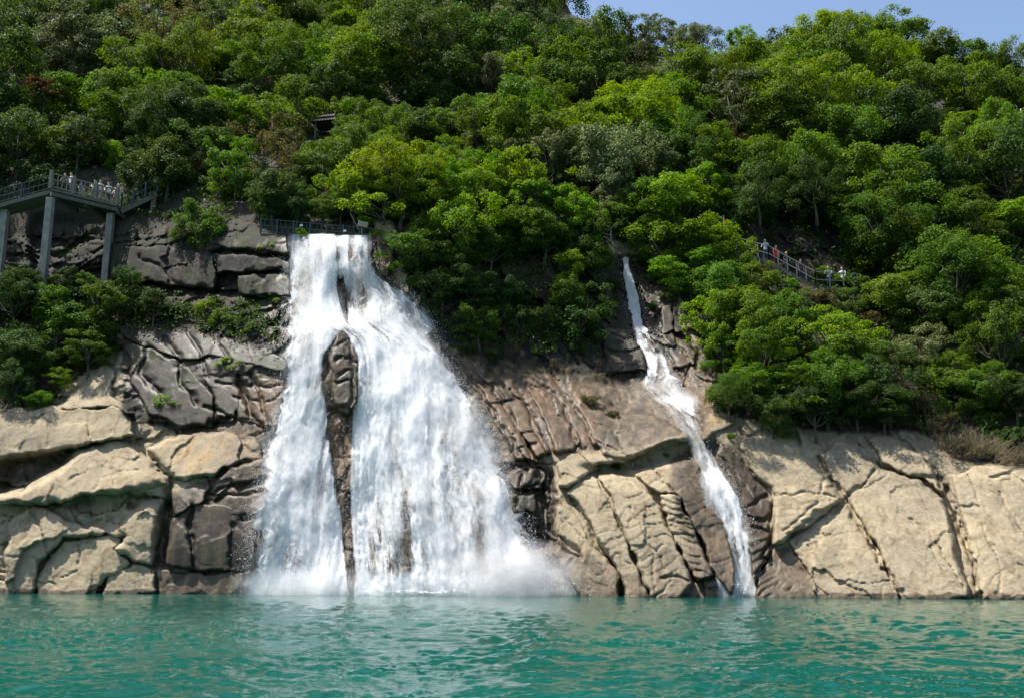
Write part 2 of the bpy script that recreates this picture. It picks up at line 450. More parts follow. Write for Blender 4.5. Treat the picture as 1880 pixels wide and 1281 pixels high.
    b = nd(n, "ShaderNodeBump", i_Strength=0.85, i_Distance=1.0); l.new(bh, b.inputs["Height"]); l.new(b.outputs[0], p.inputs["Normal"])
    return m
ROCK = rock_material()

def simple(name, col, rough=0.7, var=0.25, scale=6, metal=0.0):
    m, n, l, out = newmat(name)
    p = n.new("ShaderNodeBsdfPrincipled"); l.new(p.outputs[0], out.inputs[0])
    tc = n.new("ShaderNodeTexCoord")
    t = nd(n, "ShaderNodeTexNoise", i_Scale=scale, i_Detail=6, i_Roughness=0.65); l.new(tc.outputs["Object"], t.inputs["Vector"])
    r = ramp(n, [(0.3, tuple(c * (1 - var) for c in col)), (0.7, tuple(min(1, c * (1 + var)) for c in col))]); l.new(t.outputs["Fac"], r.inputs[0])
    l.new(r.outputs[0], p.inputs["Base Color"]); p.inputs["Roughness"].default_value = rough; p.inputs["Metallic"].default_value = metal
    b = nd(n, "ShaderNodeBump", i_Strength=0.25, i_Distance=0.02); l.new(t.outputs["Fac"], b.inputs["Height"]); l.new(b.outputs[0], p.inputs["Normal"])
    return m
def leaf_material(name, stops, trans=0.45, gloss=0.42):
    m, n, l, out = newmat(name)
    geo = n.new("ShaderNodeNewGeometry"); oi = n.new("ShaderNodeObjectInfo")
    r = ramp(n, stops); l.new(geo.outputs["Random Per Island"], r.inputs[0])
    hs = n.new("ShaderNodeHueSaturation"); l.new(r.outputs[0], hs.inputs["Color"])
    mr = nd(n, "ShaderNodeMapRange", i_3=0.72, i_4=1.28); l.new(oi.outputs["Random"], mr.inputs[0]); l.new(mr.outputs[0], hs.inputs["Value"])
    mh = nd(n, "ShaderNodeMapRange", i_3=0.478, i_4=0.518)
    w = n.new("ShaderNodeTexWhiteNoise"); w.noise_dimensions = '1D'; l.new(oi.outputs["Random"], w.inputs["W"]); l.new(w.outputs["Value"], mh.inputs[0]); l.new(mh.outputs[0], hs.inputs["Hue"])
    p = n.new("ShaderNodeBsdfPrincipled"); l.new(hs.outputs[0], p.inputs["Base Color"])
    p.inputs["Roughness"].default_value = gloss + .15; p.inputs["Specular IOR Level"].default_value = 0.1
    t = n.new("ShaderNodeBsdfTranslucent"); h2 = n.new("ShaderNodeHueSaturation"); h2.inputs["Hue"].default_value = 0.485; h2.inputs["Saturation"].default_value = 1.15; h2.inputs["Value"].default_value = 1.5
    l.new(hs.outputs[0], h2.inputs["Color"]); l.new(h2.outputs[0], t.inputs["Color"])
    ms = n.new("ShaderNodeMixShader"); ms.inputs[0].default_value = trans
    l.new(p.outputs[0], ms.inputs[1]); l.new(t.outputs[0], ms.inputs[2]); l.new(ms.outputs[0], out.inputs[0])
    return m
LEAF = {
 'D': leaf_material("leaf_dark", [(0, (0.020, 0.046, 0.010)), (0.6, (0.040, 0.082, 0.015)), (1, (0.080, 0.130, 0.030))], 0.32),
 'M': leaf_material("leaf_mid", [(0, (0.036, 0.078, 0.009)), (0.6, (0.066, 0.130, 0.015)), (1, (0.130, 0.195, 0.036))], 0.42),
 'B': leaf_material("leaf_bright", [(0, (0.050, 0.125, 0.009)), (0.6, (0.090, 0.185, 0.012)), (1, (0.160, 0.255, 0.030))], 0.45),
 'Y': leaf_material("leaf_yellow_green", [(0, (0.070, 0.150, 0.009)), (0.6, (0.120, 0.215, 0.013)), (1, (0.195, 0.280, 0.036))], 0.48),
 'S': leaf_material("leaf_silver", [(0, (0.056, 0.086, 0.028)), (0.6, (0.100, 0.136, 0.046)), (1, (0.20, 0.225, 0.11))], 0.3, 0.35),
 'O': leaf_material("leaf_olive", [(0, (0.052, 0.056, 0.014)), (0.6, (0.092, 0.092, 0.024)), (1, (0.15, 0.14, 0.05))], 0.35),
 'R': leaf_material("leaf_orange", [(0, (0.11, 0.058, 0.018)), (0.6, (0.18, 0.098, 0.030)), (1, (0.25, 0.15, 0.05))], 0.35),
 'G': leaf_material("leaf_brown", [(0, (0.075, 0.052, 0.040)), (0.6, (0.12, 0.085, 0.068)), (1, (0.19, 0.15, 0.12))], 0.3),
 'T': leaf_material("dry_straw", [(0, (0.085, 0.066, 0.038)), (0.6, (0.15, 0.12, 0.07)), (1, (0.25, 0.20, 0.13))], 0.25, 0.6),
}
BARK = simple("bark", (0.085, 0.068, 0.05), 0.9, 0.45, 14)
PALEBARK = simple("pale_bark", (0.24, 0.20, 0.16), 0.9, 0.3, 14)
CONCRETE = simple("concrete", (0.135, 0.115, 0.09), 0.9, 0.3, 2.2)
PALECONC = simple("weathered_concrete", (0.26, 0.235, 0.195), 0.9, 0.35, 1.6)
STONEPOST = simple("brown_concrete", (0.23, 0.19, 0.155), 0.9, 0.3, 5)
GREENPAINT = simple("green_paint", (0.028, 0.062, 0.052), 0.6, 0.3, 8)
GREYSTEEL = simple("grey_steel", (0.30, 0.28, 0.26), 0.55, 0.25, 8, 0.2)
WHITEP = simple("white_panel", (0.7, 0.72, 0.72), 0.6, 0.08, 8)
TILEROOF = simple("grey_roof_tile", (0.12, 0.105, 0.09), 0.85, 0.35, 6)
BROWNWOOD = simple("brown_wood", (0.16, 0.10, 0.06), 0.8, 0.3, 8)
BEIGEBOX = simple("beige_metal", (0.46, 0.37, 0.25), 0.7, 0.15, 5)
REDCLOTH = simple("red_cloth", (0.45, 0.06, 0.04), 0.8, 0.12, 8)

def soil_material():
    m, n, l, out = newmat("hill_soil")
    p = n.new("ShaderNodeBsdfPrincipled"); l.new(p.outputs[0], out.inputs[0]); p.inputs["Roughness"].default_value = 0.95
    geo = n.new("ShaderNodeNewGeometry")
    t = nd(n, "ShaderNodeTexNoise", i_Scale=0.35, i_Detail=8, i_Roughness=0.7); l.new(geo.outputs["Position"], t.inputs["Vector"])
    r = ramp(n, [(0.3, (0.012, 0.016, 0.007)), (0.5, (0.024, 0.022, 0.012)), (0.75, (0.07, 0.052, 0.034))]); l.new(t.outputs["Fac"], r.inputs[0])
    l.new(r.outputs[0], p.inputs["Base Color"])
    b = nd(n, "ShaderNodeBump", i_Strength=0.8, i_Distance=0.6); l.new(t.outputs["Fac"], b.inputs["Height"]); l.new(b.outputs[0], p.inputs["Normal"])
    return m
SOIL = soil_material()

# ------------------------------------------------------------------ rock relief
# joints and cracks of the rock: polylines in photo pixels, half width (px), depth (m)
CRACKS = [
 ([(286, 856), (316, 880), (312, 940)], 4, .5), ([(315, 880), (302, 1000), (286, 1040)], 7, .7),
 ([(58, 930), (70, 960), (90, 1022), (70, 1034)], 2.5, .2), ([(145, 1000), (146, 1045), (110, 1062)], 2, .15),
 ([(68, 1066), (92, 1070), (100, 1078)], 2, .15), ([(10, 1020), (66, 1022), (72, 1034)], 1.6, .1),
 ([(88, 926), (100, 880), (130, 840)], 1.6, .1), ([(170, 905), (200, 870), (250, 862)], 1.6, .10), ([(125, 885), (150, 872), (165, 860)], 2, .12),
 ([(86, 760), (95, 790), (88, 822)], 2, .12), ([(320, 884), (350, 876), (400, 868)], 3, .25), ([(345, 892), (372, 878)], 2, .15),
 ([(385, 905), (430, 890), (482, 882)], 3.5, .35), ([(395, 916), (440, 905), (480, 900)], 3, .3), ([(450, 950), (480, 944)], 3, .3),
 ([(352, 930), (352, 1000), (360, 1046)], 5, .35), ([(430, 960), (425, 1040)], 4, .25),
 # wet folds beside the main fall
 ([(435, 690), (450, 730), (470, 770), (500, 800)], 6, .5), ([(400, 700), (470, 712), (520, 705)], 2.5, .2), ([(430, 730), (490, 735), (520, 725)], 2.5, .2),
 ([(300, 620), (330, 660), (335, 700), (360, 740)], 5, .35), ([(345, 610), (372, 650), (380, 690)], 4, .25), ([(400, 622), (415, 650)], 4, .2),
 ([(270, 640), (262, 690), (290, 720)], 6, .4), ([(375, 745), (430, 770), (470, 770)], 3, .3), ([(280, 775), (330, 790), (380, 785), (420, 770)], 6, .6),
 ([(455, 690), (478, 730), (505, 790), (508, 805)], 3, .3),
 # dome in the main fall
 ([(612, 640), (640, 622), (660, 640)], 2.5, .2), ([(615, 662), (640, 655), (655, 662)], 3, .25), ([(622, 690), (640, 676), (652, 684)], 3, .25), ([(620, 700), (640, 695)], 3, .25), ([(644, 600), (648, 700), (640, 790)], 4, .3),
 ([(632, 780), (634, 880), (650, 1000), (648, 1085)], 3, .25), ([(605, 836), (650, 842)], 2, .2), ([(610, 895), (650, 902)], 3.5, .35), ([(620, 950), (655, 955)], 2, .2), ([(600, 755), (660, 748)], 4, .4), ([(630, 1010), (660, 1015)], 3, .3),
 # long joints between the falls, dipping towards the narrow cascade
 ([(820, 645), (870, 700), (905, 750), (950, 830), (985, 862)], 3.5, .35), ([(850, 655), (900, 708), (935, 760), (975, 842)], 3, .3), ([(860, 700), (905, 706), (935, 712)], 2.5, .25),
 ([(895, 680), (960, 740), (1005, 830)], 3, .28), ([(940, 700), (985, 770), (1020, 835)], 2.5, .2), ([(985, 700), (1035, 745), (1062, 820)], 3.5, .3), ([(1010, 690), (1060, 750), (1090, 800)], 2.5, .2),
 ([(915, 740), (950, 730)], 2.5, .25), ([(900, 720), (925, 735)], 2, .2), ([(930, 800), (985, 790)], 2, .18), ([(945, 830), (985, 812)], 2.5, .25), ([(1100, 810), (1140, 830), (1160, 845)], 2, .2), ([(1130, 790), (1150, 835)], 2, .15),
 ([(925, 850), (965, 860), (1010, 850)], 4, .4), ([(935, 900), (990, 890), (1020, 905)], 4, .4), ([(990, 860), (995, 930), (985, 1000)], 5, .45), ([(940, 950), (985, 945)], 3, .3), ([(1012, 870), (1005, 940), (1024, 1000)], 4, .4), ([(960, 870), (950, 930)], 3, .25),
 # ribs
 ([(1050, 915), (1080, 961), (1103, 1005), (1130, 1040)], 4, .3), ([(1160, 930), (1190, 990), (1222, 1045)], 2, .14), ([(1197, 1000), (1203, 1090)], 1.8, .12), ([(1150, 960), (1190, 935), (1215, 925)], 1.6, .1),
 ([(1180, 1030), (1215, 1000)], 1.6, .1), ([(1220, 1060), (1245, 1055), (1260, 1065)], 3, .25), ([(1283, 1068), (1290, 1092)], 3, .3), ([(1030, 985), (1060, 1010), (1064, 1020), (1035, 1005)], 4, .35), ([(1028, 940), (1050, 970), (1068, 985)], 2, .12),
 # beside the narrow cascade
 ([(1268, 668), (1262, 700)], 3, .3), ([(1110, 640), (1150, 650), (1180, 640)], 3, .25), ([(1112, 615), (1160, 620)], 2.5, .2), ([(1110, 690), (1180, 692), (1260, 706)], 5, .5), ([(1225, 640), (1250, 675)], 2.5, .2), ([(1245, 640), (1268, 668)], 2, .2),
 ([(1190, 845), (1215, 880), (1240, 905)], 2.5, .2), ([(1372, 930), (1410, 915)], 3, .3), ([(1376, 945), (1405, 960), (1416, 945)], 3.5, .35), ([(1385, 965), (1412, 980)], 3, .3), ([(1330, 840), (1375, 900), (1395, 930)], 1.6, .1), ([(1395, 1050), (1412, 1000), (1418, 930)], 3, .4),
 # pale slabs
 ([(1362, 842), (1384, 872), (1420, 912)], 2.5, .2), ([(1420, 913), (1470, 905), (1510, 905), (1552, 918)], 2, .15), ([(1502, 904), (1510, 884), (1530, 880)], 3, .2), ([(1450, 986), (1500, 940), (1550, 922)], 4, .3), ([(1440, 975), (1480, 940), (1500, 920)], 2.5, .18),
 ([(1505, 838), (1530, 886), (1554, 918), (1580, 968), (1616, 1026), (1654, 1093)], 4.5, .45), ([(1555, 915), (1590, 880), (1612, 858)], 3.5, .3), ([(1560, 905), (1600, 885), (1640, 870)], 2, .15),
 ([(1470, 1040), (1495, 1065), (1520, 1092)], 2, .15), ([(1540, 1075), (1570, 1068), (1630, 1070)], 1.8, .14), ([(1500, 1060), (1460, 1010)], 2, .12), ([(1530, 1020), (1565, 1060)], 1.6, .08), ([(1480, 1000), (1520, 985), (1560, 975)], 1.6, .08),
 ([(1672, 950), (1710, 980), (1730, 1020), (1768, 1080)], 2.2, .16), ([(1578, 815), (1620, 860), (1680, 876), (1725, 880)], 5, .45), ([(1690, 880), (1720, 905), (1740, 940), (1765, 1010), (1782, 1090)], 2, .15), ([(1700, 990), (1730, 1050)], 1.5, .08),
 ([(1735, 900), (1750, 940), (1775, 990), (1792, 1060), (1798, 1096)], 5, .5), ([(1755, 930), (1800, 930)], 2.5, .2), ([(1775, 870), (1800, 920)], 2, .15), ([(1830, 900), (1880, 980), (1910, 1000)], 2, .12), ([(1800, 960), (1840, 1050), (1830, 1095)], 2, .12), ([(1815, 875), (1880, 862)], 3, .25),
 # upper cliff
 ([(255, 470), (310, 500), (330, 530)], 4, .3), ([(312, 440), (316, 530)], 4, .3), ([(400, 470), (395, 530)], 4, .3), ([(440, 405), (436, 460)], 3, .2), ([(390, 466), (450, 462), (530, 470)], 5, .5), ([(450, 503), (530, 505)], 5, .5), ([(470, 545), (530, 548)], 5, .5), ([(270, 522), (350, 532), (440, 545)], 6, .6),
 ([(500, 560), (520, 580), (505, 620)], 5, .4), ([(490, 590), (530, 600)], 5, .4),
]
SMO = paint([
  ([(780, 560), (900, 660), (1110, 690), (1280, 690), (1350, 790), (1160, 850), (1020, 850), (930, 850), (880, 760)], 1.0),
  ([(215, 585), (535, 640), (520, 800), (490, 860), (455, 1060), (300, 1050), (320, 900), (400, 800), (260, 790)], 1.1),
  ([(590, 590), (670, 590), (665, 1095), (630, 1095)], .6),
  ([(1020, 860), (1420, 800), (2220, 800), (2220, 1140), (1020, 1140)], .8),
], 2, 2)
def carve(u, v, scale=1.0):
    d = np.zeros(np.shape(u))
    wob_u = u + 5.0 * fbm(u / 26.0, v / 26.0, o=3, s=41); wob_v = v + 5.0 * fbm(u / 26.0, v / 26.0, o=3, s=77)
    for pts, w, dep in CRACKS:
        xs = [p[0] for p in pts]; ys = [p[1] for p in pts]
        k = (u > min(xs) - 16) & (u < max(xs) + 16) & (v > min(ys) - 16) & (v < max(ys) + 16)
        if not k.any(): continue
        q = segdist(wob_u[k], wob_v[k], pts)
        wl = w * (0.6 + 0.5 * (fbm(u[k] / 15, v[k] / 15, o=2, s=3) + 0.6))
        d[k] = np.maximum(d[k], dep * scale * np.exp(-(q / np.maximum(wl, 1.1)) ** 2))
    return d
def fallmask(u, v):
    """1 under the main fall"""
    L = np.interp(v, [430, 560, 700, 850, 1000, 1090], [528, 530, 525, 490, 470, 452]); R = np.interp(v, [430, 490, 540, 590, 690, 820, 940, 1060, 1090], [684, 695, 745, 776, 832, 900, 942, 992, 1015])
    return sstep(-12, 12, u - L) * sstep(-12, 12, R - u) * sstep(425, 440, v)
def relief(u, v, Y, kind=0):
    """displacement of bedrock (m, + is away from the boat)"""
    P = at(u, v, Y); x, y, z = P[..., 0], P[..., 1], P[..., 2]
    rock = sstep(380, 440, v)
    low = fbm(x * .22, z * .22, y * .1, 2, 1) * 0.45
    ca, sa = math.cos(math.radians(-28)), math.sin(math.radians(-28))
    tl = np.interp(u, [600, 800, 950, 1900], [0.3, 0.9, 1.0, 1.0])       # dip of the joints: gentle on one side of the fall, steep beyond it
    ang = np.radians(np.interp(u, [0, 500, 800, 1000, 1900], [12, 25, -48, -58, -58]))
    a = x * np.cos(ang) + z * np.sin(ang); b = -x * np.sin(ang) + z * np.cos(ang)
    wx = a + 0.5 * fbm(x * .6, z * .6, o=3, s=9); wy = b + 0.5 * fbm(x * .6, z * .6, o=3, s=12)
    c1, e1 = worley(wx * .13, wy * .62, 3); c2, e2 = worley(wx * .5, wy * 1.7, 8)
    brk = np.maximum(samp(DARK_SHADE, u, v), .12)
    blk = (c1 - .5) * 0.8 + (c2 - .5) * 0.20 * brk + 0.55 * facets(wx * .28, wy * .45, 23) + 0.16 * facets(wx * .8, wy * 1.2, 29) + 0.28 * np.exp(-(e1 / .04) ** 2) + 0.16 * brk * np.exp(-(e2 / .06) ** 2)
    hb = b * .85 + .9 * fbm(x * .22, z * .3, o=3, s=33); hs_ = hb * 2.6 + .5
    blk = blk + brk * (0.26 * (hb - np.floor(hb) - .5) + 0.05 * (hs_ - np.floor(hs_) - .5))
    fine = fbm(x * 1.6, z * 1.6, y * .8, 4, 5) * 0.05 + fbm(x * 5, z * 5, o=3, s=6) * 0.02
    fm = np.maximum(fallmask(u, v), 1.2 * samp(SMO, u, v))
    return rock * (low + blk * (1 - 0.6 * fm) + fine) + (1 - rock) * 0.6 * fbm(x * .15, z * .15, o=3, s=2)
def rock_attrs(u, v):
    return {"wet": np.maximum(samp(WET, u, v), .75 * sstep(11, 4, vwater(u) - v + 3 * fbm(u / 20, v * 0, o=3, s=88))), "dark": samp(DARK_SHADE, u, v), "rust": samp(RUST, u, v), "soil": samp(SOILM, u, v)}

# ---- bedrock of the gorge, one sheet from under the water to the ridge and down behind it
ucol = np.concatenate([np.arange(-320, -20, 15), np.arange(-20, 1900, 2.6), np.arange(1900, 2221, 15)])
vrow = np.concatenate([np.arange(1135, 430, -2.6), np.linspace(0, 1, 60)])
nhi = int(np.sum(np.arange(len(vrow)) < len(np.arange(1135, 430, -2.6))))
rows = []
for k in range(len(vrow)):
    rows.append(np.full(len(ucol), vrow[k]) if k < nhi else 429 + (vridge(ucol) - 429) * vrow[k])
VV = np.stack(rows); UU = np.broadcast_to(ucol, VV.shape).copy()
Yb = base_depth(UU, np.minimum(VV, vwater(UU) + 2))
Yr = Yb + relief(UU, VV, Yb) + carve(UU, VV)
TV = at(UU, VV, Yr)
nback = 6
last = TV[-1]
extra = [last + np.array([0, 14.0 * (k + 1), 1.5 - 3.0 * (k + 1) ** 1.4]) for k in range(nback)]
ALLV = np.concatenate([TV] + [e[None] for e in extra])
uu = np.concatenate([UU] + [UU[-1:]] * nback); vv = np.concatenate([VV] + [VV[-1:]] * nback)
F = gridfaces(ALLV.shape[0], ALLV.shape[1])
split = (nhi + 1) * (len(ucol))
isrock = F[:, 0] < (nhi - 1) * len(ucol)
def sub(Vg, Fs, name, attrs, mat):
    used = np.unique(Fs); mp = np.zeros(len(Vg), int); mp[used] = np.arange(len(used))
    me = mesh_np(name, Vg[used], mp[Fs], True, {k: a[used] for k, a in attrs.items()})
    return link(name, me, [mat])
flatV = ALLV.reshape(-1, 3)
at_all = {k: a.ravel() for k, a in rock_attrs(uu, vv).items()}
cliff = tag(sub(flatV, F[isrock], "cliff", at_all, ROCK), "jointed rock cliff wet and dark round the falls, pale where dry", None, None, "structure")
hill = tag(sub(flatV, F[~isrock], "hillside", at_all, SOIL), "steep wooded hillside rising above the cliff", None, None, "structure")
def surf(u, v):
    """depth of the built bedrock"""
    u = np.atleast_1d(np.asarray(u, float)); v = np.atleast_1d(np.asarray(v, float))
    Y = base_depth(u, v); return Y + relief(u, v, Y)

# ---- slabs and boulders standing out of the bedrock: outline, outstand, edge rounding (px), joints
def slab(poly, out, rnd, tilt=(0, 0), cross=None, name="rock_slab", rough=1.0, parent=cliff, seed=0, sink=.45):
    st = 2.3
    P = np.array(poly, float)
    us = np.arange(P[:, 0].min() - 8, P[:, 0].max() + 8, st); vs = np.arange(P[:, 1].min() - 8, P[:, 1].max() + 8, st)
    u, v = np.meshgrid(us, vs)
    wu = u + 5 * fbm(u / 30, v / 30, o=3, s=seed + 3); wv = v + 5 * fbm(u / 30, v / 30, o=3, s=seed + 8)
    d = segdist(wu, wv, poly, True); ins = inpoly(wu, wv, poly)
    t = np.where(ins, d, -d) + 2.0
    Y0 = base_depth(u, np.minimum(v, vwater(u) + 2))
    cu, cv = P.mean(0)
    prof = np.sqrt(np.clip(1 - (1 - np.clip(t / rnd, 0, 1)) ** 2, 0, 1))
    Pw = at(u, v, Y0); x, y, z = Pw[..., 0], Pw[..., 1], Pw[..., 2]
    rv_ = rnd * (0.55 + 0.5 * (fbm(u / 40, v / 40, o=2, s=seed + 50) + .7)); rv_ = np.maximum(rv_ * .6, 3); prof = np.clip(t / 3.5, 0, 1) * .55 + .45 * (1 - (1 - np.clip(t / rv_, 0, 1)) ** 1.6)
    Y = Y0 + sink - (out + sink) * prof + tilt[0] * (u - cu) / 100 + tilt[1] * (v - cv) / 100
    Y = np.where(t < 0, Y + 0.3, Y)
    wx_ = x + .35 * fbm(x * .8, z * .8, o=3, s=seed + 4); wz_ = z + .35 * fbm(x * .8, z * .8, o=3, s=seed + 6)
    Y = Y + rough * (0.12 * fbm(x * .3 + seed, z * .3, o=2, s=seed) + 0.30 * facets(wx_ * .34 + seed * 1.7, wz_ * .34, seed) + 0.06 * facets(wx_ * 1.1, wz_ * .9 + seed, seed + 40) + 0.015 * fbm(x * 1.3, z * 1.3, o=4, s=seed + 1) + 0.012 * fbm(x * 6, z * 6, o=3, s=seed + 2))
    # broad facets
    c, e = worley(x * .30 + seed * 3.1 + .3 * fbm(x, z, o=2, s=4), z * .42 + .3 * fbm(x, z, o=2, s=5), seed)
    Y = Y + rough * (0.025 * np.exp(-(e / .03) ** 2))
    if cross:
        ang, sp, dep = cross
        ca, sa = math.cos(math.radians(ang)), math.sin(math.radians(ang))
        for q, (k1, k2) in enumerate(((1, 1), (1.73, .6))):
            cc = (-(u) * sa + v * ca) / (sp / k1) + 0.75 * fbm(u / 70, v / 70, o=3, s=seed + 20 + q)
            fr = np.abs(cc - np.round(cc)) * sp / k1
            msk = sstep(-.15, .25, fbm(u / 45, v / 45, o=2, s=seed + 30 + q))
            Y = Y + k2 * dep * msk * 1.0 * np.exp(-(fr / 1.4) ** 2) + k2 * dep * .45 * msk * (cc - np.floor(cc + .5))
    Y = Y + carve(u, v)
    keep = t > -4
    i = np.arange(u.size).reshape(u.shape)
    Fq = gridfaces(*u.shape)
    kf = keep.ravel()[Fq].all(1)
    Fq = Fq[kf]
    used = np.unique(Fq); mp = np.zeros(u.size, int); mp[used] = np.arange(len(used))
    V3 = at(u, v, Y).reshape(-1, 3)[used]
    fu, fv = u.ravel()[used], v.ravel()[used]
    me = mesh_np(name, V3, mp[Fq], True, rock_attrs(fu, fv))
    return link(name, me, [ROCK], parent)

BOULDERS = [  # lie on the shore by themselves
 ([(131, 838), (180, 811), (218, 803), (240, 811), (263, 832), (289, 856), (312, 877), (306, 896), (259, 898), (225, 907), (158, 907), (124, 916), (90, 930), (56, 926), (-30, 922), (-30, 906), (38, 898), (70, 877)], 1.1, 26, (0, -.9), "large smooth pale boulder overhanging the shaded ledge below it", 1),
 ([(11, 961), (34, 939), (60, 930), (81, 928), (100, 939), (120, 950), (175, 967), (176, 980), (150, 986), (116, 988), (113, 995), (90, 1022), (71, 1033), (68, 1048), (64, 1100), (4, 1100)], 0.8, 18, (0, -.4), "rounded grey boulder with a pointed ledge, standing in the pool edge", 2),
 ([(177, 1095), (195, 1059), (218, 1044), (248, 1030), (285, 1040), (287, 1095)], 0.7, 12, (0, -.5), "low tan boulder at the waterline beside the black cleft", 3),
 ([(1240, 1100), (1246, 1078), (1272, 1067), (1313, 1063), (1332, 1082), (1338, 1100)], 0.6, 9, (0, -.5), "small brown boulder at the foot of the narrow cascade", 4),
 ([(-30, 1100), (-30, 1068), (10, 1066), (40, 1072), (52, 1086), (54, 1100)], 0.9, 10, (0, -.6), "flat pale rock barely rising out of the green pool", 5),
]
for k, (pl, o_, r_, t_, lab, sd) in enumerate(BOULDERS):
    b = slab(pl, o_, r_, t_, None, "boulder", 1.0, None, sd, .95)
    tag(b, lab, "boulder", "boulders along the waterline")
